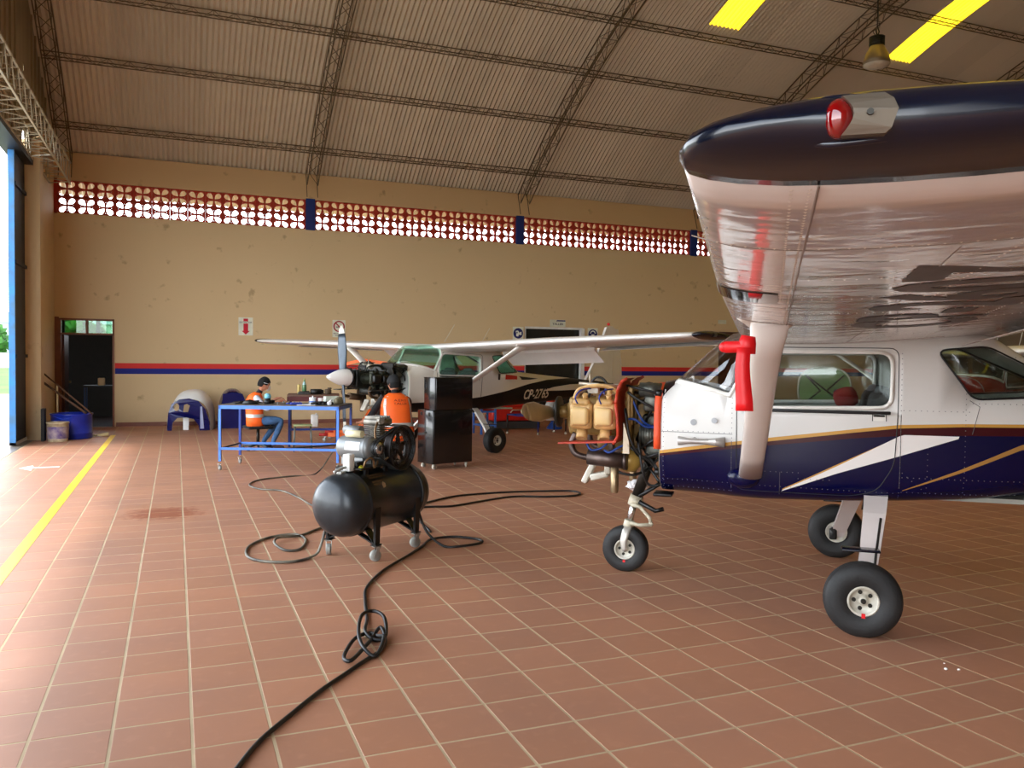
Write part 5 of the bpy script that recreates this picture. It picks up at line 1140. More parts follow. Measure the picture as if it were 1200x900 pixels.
def head(parent, c, fwd, mask=False, cap=False, hair=True, r=.098):
    """head with face; fwd = direction the face looks to"""
    f = Vector(fwd).normalized(); u = Vector((0, 0, 1)); s = f.cross(u).normalized(); u = s.cross(f).normalized(); c = Vector(c)
    M = Matrix((f, s, u)).transposed()
    def P(a, b, e): return c+M @ Vector((a, b, e))
    mb = MB(); vs = []; n = 20
    for i in range(15):
        ph = PI*i/14
        for k in range(n):
            th = 2*PI*k/n; x, y, z = math.sin(ph)*math.cos(th), math.sin(ph)*math.sin(th), math.cos(ph)
            X_, Y_, Z_ = x*.102, y*.078, z*.122
            if z < 0: Y_ *= 1-.28*(-z); X_ *= 1-.12*(-z) if x > 0 else 1-.35*(-z)
            if x > .75: X_ -= .006*max(0, 1-abs(z-.1)*6)*(1 if abs(y) > .15 else 0)
            vs.append(P(X_, Y_, Z_))
    fs = [(i*n+k, (i+1)*n+k, (i+1)*n+(k+1) % n, i*n+(k+1) % n) for i in range(14) for k in range(n)]; mb.add(vs, fs, 0, True)
    mb.loft([[P(.085, 0, .022), P(.088, .008, .02), P(.088, -.008, .02)], [P(.12, 0, -.018), P(.105, .016, -.026), P(.105, -.016, -.026)]])   # nose
    mb.ball(P(.088, 0, -.058), .018, 8, sc=(.6, 1.4, .45), R=M)
    for q in (1, -1):
        mb.ball(P(-.005, q*.079, -.005), .030, 10, sc=(.55, .3, 1), R=M); mb.ball(P(.085, q*.031, .014), .013, 8, R=M)
    h = mb.build('head', SKIN, parent)
    e = MB()
    for q in (1, -1): e.ball(P(.094, q*.031, .014), .0065, 6); e.ball(P(.088, q*.033, .038), .017, 6, sc=(.5, 1.2, .25), R=M)
    e.build('eyes_and_brows', HAIR, h)
    if hair:
        mb = MB(); vs = []
        for i in range(10):
            ph = PI*.66*i/9
            for k in range(24):
                th = 2*PI*k/24; x, y, z = math.sin(ph)*math.cos(th), math.sin(ph)*math.sin(th), math.cos(ph); lim = .40 if x > .45 else (-.05 if abs(y) > .75 and x > 0 else -1)
                if z < lim: z = lim; q_ = math.sqrt(1-z*z); l = math.hypot(x, y) or 1; x, y = x/l*q_, y/l*q_
                w_ = 1.09+.02*mnoise.noise(Vector((x*6, y*6, z*6))); vs.append(P(x*.103*w_-.003, y*.081*w_, z*.124*w_))
        mb.add(vs, [(i*24+k, (i+1)*24+k, (i+1)*24+(k+1) % 24, i*24+(k+1) % 24) for i in range(9) for k in range(24)], 0, True); mb.build('hair', HAIR, h)
    if cap:
        cm = mat('black_cap_cloth', (.05, .05, .055), .8); mb = MB(); vs = []
        for i in range(8):
            ph = PI*.52*i/7
            for k in range(24): th = 2*PI*k/24; vs.append(P(math.sin(ph)*math.cos(th)*.116-.002, math.sin(ph)*math.sin(th)*.092, math.cos(ph)*.118+.024))
        mb.add(vs, [(i*24+k, (i+1)*24+k, (i+1)*24+(k+1) % 24, i*24+(k+1) % 24) for i in range(7) for k in range(24)], 0, True)
        mb.loft([[P(.09, -.07, .018), P(.10, 0, .030), P(.09, .07, .018)], [P(.19, -.045, .004), P(.205, 0, .012), P(.19, .045, .004)]], caps=False, closed=False); mb.build('cap', cm, h)
    if mask:
        mb = MB(); vs = []
        for i in range(6):
            for k in range(9):
                a = -1+2*k/8; b = -1+2*i/5; vs.append(P(.072+.062*(1-a*a*.7)*(1-b*b*.45), a*.068, -.045+b*.052))
        mb.add(vs, [(i*9+k, i*9+k+1, (i+1)*9+k+1, (i+1)*9+k) for i in range(5) for k in range(8)], 0, True)
        for q in (1, -1): mb.tube([P(.08, q*.055, -.02), P(0, q*.082, .01)], .003, 4)
        mb.build('face_mask', mat('white_mask', (.93, .94, .95), .7), h)
    return h
def fingers(J, E_, hand, tip_dir, side_dir, mi, pre, curl=(0, 0, -.6)):
    H = Vector(J[hand][0]); d = Vector(tip_dir).normalized(); s = Vector(side_dir).normalized(); c = Vector(curl)
    for k, (o, L) in enumerate(((-.030, .062), (-.010, .072), (.010, .068), (.028, .054))):
        a = H+s*o+d*.045; b = a+d*L*.5+c*.01; e = b+d*L*.4+c*.03
        J[pre+'a%d' % k] = (a, .011); J[pre+'b%d' % k] = (b, .0095); J[pre+'c%d' % k] = (e, .008); E_ += [(hand, pre+'a%d' % k, mi), (pre+'a%d' % k, pre+'b%d' % k, mi), (pre+'b%d' % k, pre+'c%d' % k, mi)]
    a = H-s*.040+d*.0; b = a-s*.014+d*.035; J[pre+'t0'] = (a, .012); J[pre+'t1'] = (b, .010); J[pre+'t2'] = (b+d*.025, .008); E_ += [(hand, pre+'t0', mi), (pre+'t0', pre+'t1', mi), (pre+'t1', pre+'t2', mi)]
ORG = mat('hi_vis_orange', (1.0, .40, .10), .6, var=.06, bump=.3, bscale=8); REF = mat('reflective_tape', (.78, .78, .76), .35, .3)
def torso_shell(path, mbm, parent, name='vest', tapes=(), vert=()):
    """path: list of (centre, half-width vector, half-depth vector)"""
    rg = []
    for c, a, b in path:
        c, a, b = Vector(c), Vector(a), Vector(b); rg.append([c+a*math.copysign(abs(math.cos(t))**.8, math.cos(t))+b*math.copysign(abs(math.sin(t))**.8, math.sin(t)) for t in [2*PI*i/28 for i in range(28)]])
    o = MB().loft(rg, caps=True).build(name, mbm, parent)
    def at(u, k, g=1.015):
        i = min(int(u), len(path)-2); t = u-i; c0, a0, b0 = [Vector(q) for q in path[i]]; c1, a1, b1 = [Vector(q) for q in path[i+1]]; c, a, b = c0.lerp(c1, t), a0.lerp(a1, t), b0.lerp(b1, t); th = 2*PI*k/28
        return c+(a*math.copysign(abs(math.cos(th))**.8, math.cos(th))+b*math.copysign(abs(math.sin(th))**.8, math.sin(th)))*g
    for u0, u1 in tapes: MB().loft([[at(u0, k) for k in range(28)], [at(u1, k) for k in range(28)]], caps=False).build('reflective_band', REF, o)
    for k0, k1, ua, ub in vert: MB().loft([[at(ua+(ub-ua)*i/6, k0, 1.018), at(ua+(ub-ua)*i/6, k1, 1.018)] for i in range(7)], caps=False, closed=False).build('reflective_band', REF, o)
    return o, at
def person_one():
    X_, Y_ = 1.33, 15.45
    root = empty('person', (X_, Y_, 0), label='person with white face mask and orange vest sitting in profile at the work tables', cat='person')
    J = {}; E_ = []
    def V(k, x, y, z, r): J[k] = ((x, y, z), r)
    V('pelvis', .02, 0, .52, .125); V('belly', -.02, 0, .66, .125); V('chest', -.03, 0, .84, .135); V('neckb', .03, 0, 1.00, .06); V('neck', .075, 0, 1.065, .050); V('skull', .125, 0, 1.13, .045)
    for s, n_ in ((-1, 'r'), (1, 'l')):
        V('sh'+n_, -.01, s*.165, .95, .062); V('hip'+n_, .06, s*.09, .51, .095)
    # near side (towards the viewer) is -y
    V('elr', .16, -.20, .72, .045); V('wrr', .37, -.13, .86, .032); V('hdr', .43, -.11, .89, .030)
    V('ell', .13, .22, .74, .045); V('wrl', .36, .16, .90, .032); V('hdl', .42, .15, .92, .030)
    V('knr', .44, -.12, .53, .070); V('anr', .27, -.13, .13, .045); V('ftr', .30, -.13, .055, .042); V('tor', .47, -.15, .04, .036)
    V('knl', .41, .12, .53, .070); V('anl', .14, .14, .14, .045); V('ftl', .16, .14, .055, .042); V('tol', .33, .16, .04, .036)
    E_ += [('pelvis', 'belly', 1), ('belly', 'chest', 1), ('chest', 'neckb', 1), ('neckb', 'neck', 0), ('neck', 'skull', 0)]
    for n_ in 'rl': E_ += [('chest', 'sh'+n_, 3), ('sh'+n_, 'el'+n_, 3 if n_ == 'r' else 1), ('el'+n_, 'wr'+n_, 0), ('wr'+n_, 'hd'+n_, 0), ('pelvis', 'hip'+n_, 2), ('hip'+n_, 'kn'+n_, 2), ('kn'+n_, 'an'+n_, 2), ('an'+n_, 'ft'+n_, 4), ('ft'+n_, 'to'+n_, 4)]
    for n_, s in (('r', -1), ('l', 1)): fingers(J, E_, 'hd'+n_, (.8, .1, -.1), (0, s, 0), 0, 'f'+n_, (-.3, 0, -1.0))
    skin_body('body', J, E_, [SKIN, mat('dark_shirt', (.10, .10, .12), .8), mat('blue_jeans', (.22, .36, .52), .8, scale=14, var=.25), mat('pale_sleeve', (.76, .78, .84), .8), mat('brown_shoe', (.25, .16, .14), .6)], None, root)
    head(root, (.135, 0, 1.175), (.93, -.08, -.34), mask=True)
    e = MB(); e.tube([(.20, -.085, 1.18), (.12, -.088, 1.20)], .004, 5); e.build('glasses_arm', mat('white_glasses', (.9, .9, .92), .4), root)
    vp = [((-.01, 0, .42), (.16, 0, 0), (0, .19, 0)), ((-.02, 0, .55), (.155, 0, 0), (0, .18, 0)), ((-.035, 0, .72), (.148, 0, 0), (0, .175, 0)), ((-.04, 0, .86), (.152, 0, 0), (0, .178, 0)), ((-.015, 0, .96), (.12, 0, -.01), (0, .165, 0)), ((.02, 0, 1.025), (.06, 0, -.01), (0, .09, 0))]
    torso_shell(vp, ORG, root, tapes=((1.2, 1.55), (2.4, 2.75)))
person_one()
def person_two():
    root = empty('person', (3.17, 12.62, 0), label='person in black cap and orange vest seen from behind, working below the far engine', cat='person')
    J = {}; E_ = []
    def V(k, x, y, z, r): J[k] = ((x, y, z), r)
    V('pelvis', .03, 0, .42, .14); V('belly', .02, .02, .58, .14); V('chest', .0, .04, .84, .15); V('neckb', .0, .06, 1.00, .065); V('neck', .0, .08, 1.06, .055); V('skull', 0, .10, 1.12, .05)
    V('shl', -.19, .05, .95, .07); V('ell', -.36, .06, .70, .048); V('wrl', -.42, .28, .60, .034); V('hdl', -.43, .35, .60, .03)
    V('shr', .19, .06, .95, .07); V('elr', .25, .22, .75, .048); V('wrr', .10, .42, .80, .034); V('hdr', .05, .48, .83, .03)
    V('hipl', -.10, .06, .42, .10); V('knl', -.44, .22, .50, .072); V('anl', -.43, .08, .10, .045); V('ftl', -.43, .09, .05, .045); V('tol', -.50, .26, .04, .038)
    V('hipr', .12, .06, .42, .10); V('knr', .30, .42, .50, .072); V('anr', .28, .40, .10, .045); V('ftr', .28, .41, .05, .045); V('tor', .26, .58, .04, .038)
    E_ += [('pelvis', 'belly', 1), ('belly', 'chest', 1), ('chest', 'neckb', 1), ('neckb', 'neck', 0), ('neck', 'skull', 0)]
    for n_ in 'rl': E_ += [('chest', 'sh'+n_, 1), ('sh'+n_, 'el'+n_, 1), ('el'+n_, 'wr'+n_, 0), ('wr'+n_, 'hd'+n_, 0), ('pelvis', 'hip'+n_, 2), ('hip'+n_, 'kn'+n_, 2), ('kn'+n_, 'an'+n_, 0), ('an'+n_, 'ft'+n_, 3), ('ft'+n_, 'to'+n_, 3)]
    fingers(J, E_, 'hdl', (-.1, 1, -.1), (1, 0, 0), 0, 'fl'); fingers(J, E_, 'hdr', (-.3, 1, .1), (-1, 0, 0), 0, 'fr')
    skin_body('body', J, E_, [SKIN, mat('black_tshirt', (.06, .06, .07), .85), mat('purple_grey_shorts', (.25, .22, .32), .8), mat('dark_shoe', (.08, .08, .08), .6)], None, root)
    head(root, (0.0, .13, 1.165), (-.45, .88, -.12), cap=True)
    vp = [((.03, .0, .36), (.235, 0, 0), (0, .19, 0)), ((.03, .0, .50), (.235, 0, 0), (0, .19, 0)), ((.01, .02, .68), (.225, 0, 0), (0, .18, 0)), ((.0, .03, .86), (.225, 0, 0), (0, .17, 0)), ((.0, .045, .97), (.20, 0, 0), (0, .14, 0)), ((.0, .06, 1.035), (.09, 0, 0), (0, .08, 0))]
    v, at = torso_shell(vp, ORG, root, tapes=((.55, .85), (1.35, 1.65)), vert=((16.5, 17.5, 1.4, 4.4), (24.5, 25.5, 1.4, 4.4)))
    b = MB()
    for j, t in enumerate(('AERO', 'TALLER')):
        text_on(b, t, lambda u, v_: (at(3.55-.42*j+v_*5.4, 20.1+u*22, 1.02)), .15, .052)
    b.build('back_lettering', mat('dark_red_print', (.55, .12, .12), .7), v)
    root.scale = (1.08, 1.08, 1.08)
    st = empty('low_stool', (3.20, 12.66, 0), label='low dark stool under the person in the black cap', cat='stool')
    MB().rbox((0, 0, .255), (.34, .30, .04), .01).build('seat', mat('black_vinyl', (.05, .05, .05), .6), st)
    for x in (-.13, .13):
        for y in (-.11, .11): MB().tube([(x, y, .24), (x*1.2, y*1.2, 0)], .014, 8).build('leg', BLK, st)
person_two()
# ================================================================ furniture
BLU = mat('blue_table_steel', (.25, .48, .83), .4, .1, scale=5, var=.12, coat=.2); DBL = mat('deep_blue_steel', (.08, .20, .52), .45, .1); TOPM = mat('worn_grey_top', (.42, .40, .37), .6, scale=8, dirt=(.22, .19, .16))
def work_table():
    rz = -math.atan2(.72, 1.6); root = empty('work_table', (.57, 12.78, 0), rz, label='long blue steel work table on casters crowded with parts, left of the compressor', cat='table')
    L, W_, H = 1.77, .84, .96
    MB().bb((0, 0, H-.012), (L, W_, H)).build('tabletop', TOPM, root)
    b = MB()
    for y in (0, W_-.03): b.bb((0, y, H-.062), (L, y+.03, H-.012))
    for x in (0, L-.03): b.bb((x, 0, H-.062), (x+.03, W_, H-.012))
    b.build('apron', BLU, root)
    for x, y in ((0, 0), (L-.035, 0), (0, W_-.035), (L-.035, W_-.035)):
        MB().bb((x, y, .13), (x+.035, y+.035, H-.06)).build('leg', BLU if y == 0 else DBL, root)
        caster(root, (x+.017, y+.017, 0), .8 if x else 2.4, .036, .025)
    b = MB(); b.bb((0, 0, .30), (L, .028, .335)); b.bb((0, W_-.03, .30), (L, W_, .335)); b.build('stretcher', BLU, root)
    b = MB(); b.tube([(.02, .03, .315), (.02, W_, .315)], .014, 6); b.tube([(.9, .03, .315), (1.6, W_, .315)], .014, 6); b.tube([(L-.02, .03, .315), (L-.02, W_, .315)], .014, 6); b.build('cross_rail', mat('dark_rail', (.13, .15, .17), .5), root)
    return root, rz
T1, T1z = work_table()
def on_t1(u, v, z=.961): c, s = math.cos(T1z), math.sin(T1z); return (.57+c*u-s*v, 12.78+s*u+c*v, z)
def clutter():
    g = 'parts lying on the long blue table'
    al = mat('grey_casting', (.46, .46, .44), .45, .6, scale=20, var=.4); bk = mat('black_part', (.07, .07, .075), .5, scale=20, var=.4)
    b = MB(); b.cyl((0, 0, 0), (0, 0, .06), .055, n=16); b.cyl((0, 0, .06), (0, 0, .09), .04, n=14); b.rbox((.07, .02, .03), (.09, .07, .05), .015); cbo = b.build('carburettor_body', bk, loc=on_t1(.62, .32), rz=.4, label='dark round carburettor part with a blue cap behind the front edge of the blue table', cat='machine part')
    b = MB(); b.lathe([(.001, .06), (.03, .058), (.045, .035), (.05, 0), (.045, -.01)], (0, 0, .095), n=18); b.build('blue_cap', mat('light_blue_cap', (.45, .75, .85), .5), cbo)
    b = MB(); b.loft([[(-.13, -.05, 0), (-.02, -.10, 0), (.11, -.06, 0), (.13, .05, 0), (-.05, .09, 0)], [(-.10, -.03, .05), (-.02, -.06, .075), (.06, -.03, .05), (.07, .03, .05), (-.04, .05, .06)]]); b.build('cloth', bk, loc=on_t1(.42, .16), label='crumpled black cloth on the blue table beside the blue dome cap', cat='cloth')
    for u, v, w_, lab in [(.22, .30, .22, 'flat black metal plate at the left end of the blue table'), (.36, .5, .16, 'second flat dark plate on the blue table behind the first')]:
        b = MB(); b.rbox((0, 0, .012), (w_, .12, .012), .004); b.rbox((.02, .01, .026), (w_*.5, .08, .02), .006); b.tube([(-w_/2, 0, .03), (w_/2, .02, .035)], .006, 6); b.build('metal_plate', bk, loc=on_t1(u, v), rz=.3, label=lab, cat='machine part')
    R_ = random.Random(2)
    for i in range(9):
        u = .78+.055*i+R_.uniform(-.02, .02); v = R_.uniform(.15, .55)
        b = MB(); b.cyl((0, 0, 0), (0, 0, .018), .014, n=6); b.cyl((0, 0, .018), (0, 0, .04), .008, n=8); b.build('bolt', al, loc=on_t1(u, v), label='small loose bolt standing in the middle of the blue table top', cat='bolt', group='loose bolts on the blue table')
    b = MB(); b.rbox((0, 0, .02), (.17, .10, .035), .015); b.tube([(-.09, 0, .03), (-.14, .02, .02)], .01, 6); b.build('blue_cloth', mat('blue_rag', (.20, .26, .62), .8), loc=on_t1(1.10, .14), rz=.2, label='small folded blue rag near the front edge of the blue table', cat='cloth')
    b = MB(); b.bb((-.13, -.1, 0), (.13, .1, .008)); b.build('paper_sheet', mat('white_paper', (.93, .93, .95), .7), loc=on_t1(1.24, .16), rz=-.1, label='white paper sheet lying on the blue table beside the blue rag', cat='paper')
    b = MB(); b.cyl((0, 0, 0), (0, 0, .085), .048, n=20); b.cyl((0, 0, .085), (0, 0, .10), .052, n=20); b.cyl((0, 0, .1), (0, 0, .125), .01, n=8); o = b.build('paint_can', mat('white_can', (.92, .92, .93), .45), loc=on_t1(1.28, .38), label='small white tin with a blue printed band and lid standing on the blue table', cat='can')
    MB().lathe([(.0488, .03), (.0488, .05)], n=20).build('printed_band', mat('blue_band', (.35, .50, .78), .5), o)
    for u, v, r, lab in [(1.36, .48, .028, 'clear plastic cup behind the white tin on the blue table, left one'), (1.40, .42, .030, 'clear plastic cup behind the white tin on the blue table, right one')]:
        MB().lathe([(r*.8, 0), (r, .09), (r*.95, .09), (r*.75, .004), (.001, .004)], n=16).build('plastic_cup', mat('milky_plastic', (.88, .82, .80), .4), loc=on_t1(u, v), label=lab, cat='cup')
    for u, v, w_, h_, lab in [(1.50, .60, .20, .11, 'pale open carton standing near the right end of the blue table')]:
        b = MB(); b.bb((-w_/2, -.06, 0), (w_/2, -.055, h_)); b.bb((-w_/2, .055, 0), (w_/2, .06, h_)); b.bb((-w_/2, -.06, 0), (-w_/2+.005, .06, h_)); b.bb((w_/2-.005, -.06, 0), (w_/2, .06, h_)); b.bb((-w_/2, -.06, 0), (w_/2, .06, .005)); b.build('carton', mat('pale_carton', (.86, .88, .82), .7), loc=on_t1(u, v), rz=.2, label=lab, cat='box')
    b = MB()
    for i in range(7): b.rbox((-.12+.04*i, .01*math.sin(i*2), .018+.008*(i % 3)), (.05, .12-.01*(i % 3), .03), .008, rz=.3*i)
    b.tube(smooth_path([(-.16, -.05, .02), (-.05, -.08, .05), (.08, -.06, .04), (.17, 0, .03)]), .009, 6); b.build('wiring_harness', bk, loc=on_t1(1.45, .22), label='tangled black wiring harness near the right end of the blue table', cat='cable')
    b = MB(); b.rbox((0, 0, .045), (.13, .10, .09), .03); b.rbox((.03, .03, .09), (.08, .07, .04), .02); b.build('oily_casting', mat('olive_casting', (.42, .38, .27), .6, scale=14, var=.3), loc=on_t1(1.66, .42), rz=.3, label='olive oily casting at the right corner of the blue table', cat='machine part')
    b = MB(); b.rbox((0, 0, .03), (.06, .05, .05), .012); b.cyl((.0, 0, .05), (.03, 0, .08), .012, n=8); b.build('white_plug', mat('white_plug', (.90, .90, .90), .5), loc=on_t1(1.60, .12), label='small white plug lying at the right front corner of the blue table', cat='machine part')
clutter()
def second_table():
    root = empty('work_table', (1.90, 15.75, 0), -.16, label='brown topped work table on blue legs behind the long blue table', cat='table'); H = .95; L, W_ = .95, .75
    MB().rbox((L/2, W_/2, H), (L, W_, .035), .006).build('tabletop', mat('brown_board', (.40, .28, .22), .6, scale=4), root)
    b = MB(); b.bb((0, 0, H-.11), (L, .02, H-.02)); b.bb((0, W_-.02, H-.11), (L, W_, H-.02)); b.build('apron', mat('maroon_apron', (.36, .12, .12), .5), root)
    for x, y, m_ in ((.02, .02, DBL), (L-.06, .02, DBL), (.02, W_-.06, BLK), (L-.06, W_-.06, BLK)): MB().bb((x, y, 0), (x+.04, y+.04, H-.02)).build('leg', m_, root)
    b = MB(); b.bb((.02, .03, .30), (L-.02, .055, .34)); b.bb((.03, .03, .30), (.055, W_-.03, .34)); b.build('stretcher', DBL, root)
    c, s = math.cos(-.16), math.sin(-.16)
    def on(u, v): return (1.90+c*u-s*v, 15.75+s*u+c*v, H+.018)
    b = MB().lathe([(.035, 0), (.042, .01), (.042, .14), (.038, .17), (.018, .23), (.014, .27)], n=20); o = b.build('green_bottle', mat('green_bottle_plastic', (.36, .52, .36), .15, coat=.3), loc=on(.30, .45), label='tall green and clear plastic bottle on the brown table', cat='bottle'); MB().lathe([(.015, .262), (.017, .265), (.017, .29), (.001, .292)], n=12).build('bottle_cap', mat('olive_cap', (.66, .66, .35), .5), o); MB().lathe([(.0385, .172), (.0385, .175), (.0195, .228)], n=20).build('clear_shoulder', mat('pale_blue_shoulder', (.60, .74, .74), .15), o)
    MB().lathe([(.028, 0), (.030, .005), (.030, .155), (.024, .175), (.012, .18), (.001, .18)], n=16).build('yellow_bottle', mat('tan_yellow_plastic', (.78, .68, .38), .4), loc=on(.20, .42), label='short yellow-tan bottle left of the tall green bottle', cat='bottle')
    b = MB(); b.cyl((-.10, 0, .05), (.10, 0, .05), .05, n=18); b.cyl((.10, 0, .05), (.14, 0, .05), .035, n=14); b.build('black_cylinder', mat('black_part', (.07, .07, .075)), loc=on(.52, .2), rz=.1, label='black starter cylinder lying on the brown table', cat='machine part')
    b = MB(); b.rbox((0, 0, .05), (.12, .10, .10), .03); b.rbox((.03, 0, .11), (.07, .07, .03), .015); b.build('brown_casting', mat('brown_casting', (.36, .29, .22), .6, scale=12, var=.3), loc=on(.74, .25), rz=.3, label='brown casting at the right end of the brown table', cat='machine part')
    b = MB(); b.rbox((0, 0, .02), (.22, .14, .04), .01); b.tube([(-.1, -.03, .045), (.1, .02, .055)], .012, 8); b.build('parts_tray', mat('grey_tray', (.25, .25, .24), .5, scale=20, var=.5), loc=on(.30, .15), label='grey tray of small parts in front of the seated person', cat='tray')
second_table()
def chair():
    root = empty('swivel_chair', (1.36, 15.45, 0), .2, label='black swivel chair with a star base under the masked person', cat='chair')
    MB().rbox((0, 0, .405), (.44, .44, .05), .02).build('seat', mat('black_fabric', (.06, .06, .065), .9), root)
    MB().cyl((0, 0, .10), (0, 0, .39), .028, n=12).build('gas_column', DKM, root)
    b = MB()
    for k in range(5): a = 2*PI*k/5; b.tube([(0, 0, .11), (.27*math.cos(a), .27*math.sin(a), .065)], [.03, .016], 8)
    b.build('star_base', mat('grey_star_base', (.22, .24, .25), .5), root)
    for k in range(5):
        a = 2*PI*k/5; b = MB()
        for d in (-.012, .012): b.cyl((.27*math.cos(a)-d*math.sin(a)-.008*math.sin(a), .27*math.sin(a)+d*math.cos(a)+.008*math.cos(a), .026), (.27*math.cos(a)-d*math.sin(a)+.008*math.sin(a), .27*math.sin(a)+d*math.cos(a)-.008*math.cos(a), .026), .025, n=12)
        b.cyl((.27*math.cos(a), .27*math.sin(a), .02), (.27*math.cos(a), .27*math.sin(a), .07), .01, n=8); b.build('caster', BLK, root)
chair()
def stool():
    root = empty('stool', (2.08, 14.98, 0), -.1, label='small square metal stool with a worn green top under the blue table', cat='stool')
    MB().rbox((0, 0, .46), (.32, .28, .022), .008).build('seat', mat('worn_green_top', (.50, .60, .40), .6, scale=12, dirt=(.75, .70, .52)), root)
    for x in (-1, 1):
        for y in (-1, 1): MB().tube([(x*.135, y*.115, .45), (x*.155, y*.135, 0)], .012, 8).build('leg', mat('stool_steel', (.35, .36, .34), .4, .6), root)
    b = MB(); b.tube([(-.15, -.13, .12), (.15, -.13, .12)], .007, 6); b.tube([(-.15, .13, .12), (.15, .13, .12)], .007, 6); b.build('stretcher', mat('stool_steel', (.35, .36, .34)), root)
stool()
def canister():
    root = MB().rbox((0, 0, .30), (.17, .14, .30), .03, seg=3).build('white_canister', mat('white_jerrycan', (.90, .90, .88), .5), loc=(3.08, 20.2, -.15), label='white plastic canister standing against the back wall under the stripe', cat='canister')
    MB().cyl((.04, 0, .45), (.04, 0, .475), .022, n=12).build('cap', mat('white_cap', (.85, .85, .85), .5), root)
canister()
# ---- black tool cabinet
def cabinet():
    rz = math.atan2(.17, .76)+.06; root = empty('tool_cabinet', (3.53, 11.83, 0), rz, label='tall glossy black two-section tool cabinet on casters, right of the compressor', cat='cabinet')
    bk = mat('gloss_black_paint', (.045, .045, .05), .22, scale=3, var=.3, coat=.4); W_, D, z0, zm, z1 = .72, .42, .085, .885, 1.37
    b = MB(); b.rbox((W_/2, D/2, (z0+zm)/2), (W_, D, zm-z0), .006); b.build('lower_body', bk, root)
    b = MB(); b.rbox((W_/2+.02, D/2-.05, (zm+z1)/2+.003), (W_-.04, D-.12, z1-zm), .006); b.build('upper_body', bk, root)
    b = MB(); b.rbox((W_/2, -.007, (z0+zm)/2), (W_-.02, .014, zm-z0-.03), .003); b.build('lower_panel', bk, root)
    b = MB(); b.rbox((W_/2+.02, -.007, (zm+z1)/2+.005), (W_-.06, .014, z1-zm-.02), .003); b.build('upper_panel', bk, root)
    b = MB(); b.rbox((W_/2+.02, D/2-.05, z1+.006), (W_-.03, D-.11, .010), .003); b.build('top_lid', bk, root)
    b = MB()
    for y in (.10, .32): b.rbox((-.004, y, .83), (.008, .03, .05), .002)
    b.cyl((-.012, .20, .55), (-.0, .20, .55), .018, n=12); b.build('side_latch', DKM, root)
    for x, y in ((.07, .06), (W_-.07, .06), (.07, D-.06), (W_-.07, D-.06)): caster(root, (x, y, 0), .2 if x < .3 else .9, .040, .028, WHM)
cabinet()
# ---- orange engine crane behind the far propeller
def crane():
    og = mat('orange_crane_paint', (.95, .42, .12), .45, scale=6, var=.1); rd = mat('red_crane_paint', (.70, .12, .10), .45)
    root = empty('engine_crane', (3.62, 16.55, 0), -.35, label='orange wheeled engine crane behind the propeller of the far aircraft', cat='crane')
    b = MB()
    for s in (-.30, .30): b.box((-.15, s, .14), (1.25, .07, .08))
    b.box((.42, 0, .14), (.08, .66, .08)); b.build('base_frame', og, root)
    b = MB(); b.box((.42, -.05, .85), (.09, .09, 1.40)); b.build('mast', og, root)
    b = MB(); b.tube([(.42, -.05, 1.55), (-.15, -.05, 1.62), (-.55, -.05, 1.52)], .045, 4, smooth=False); b.build('boom', og, root)
    b = MB(); b.tube([(.38, -.05, .55), (.0, -.05, 1.55)], [.045, .022], 12); b.build('hydraulic_ram', mat('dark_ram', (.15, .13, .12), .4), root)
    b = MB()
    for s in (-.30, .30): b.tube([(.42, s*.2-.05, 1.30), (-.25, s, .18)], .024, 4, smooth=False)
    b.build('brace', og, root)
    b = MB(); b.tube([(-.78, -.30, .14), (-.95, -.30, .14)], .032, 8); b.tube([(-.78, .30, .14), (-.95, .30, .14)], .032, 8); b.build('leg_end', rd, root)
    b = MB(); b.tube([(.42, .02, .9), (.58, .04, 1.2), (.62, .05, 1.55)], .014, 8); b.build('pump_handle', rd, root)
    for x, y in ((-.85, -.30), (-.85, .30), (.42, -.28), (.42, .28)): caster(root, (x, y, 0), 0, .042, .03)
    b = MB(); b.tube([(-.52, -.05, 1.52), (-.52, -.05, 1.34)], .008, 6); b.tube([(-.52, -.05, 1.34), (-.49, -.05, 1.29), (-.52, -.05, 1.26), (-.55, -.05, 1.29)], .010, 6); b.build('hook', DKM, root)
crane()
b = MB(); b.tube([(0, 0, .40), (.02, 0, 1.05)], .016, 10); o = b.build('dark_bar', mat('dark_bar', (.14, .12, .10), .5), loc=(2.45, 13.6, -.13), label='dark upright rod with a white tip standing behind the blue table', cat='rod'); MB().tube([(-.012, 0, .13), (0, 0, .40)], [.008, .017], 10).build('white_tip', WHM, o)
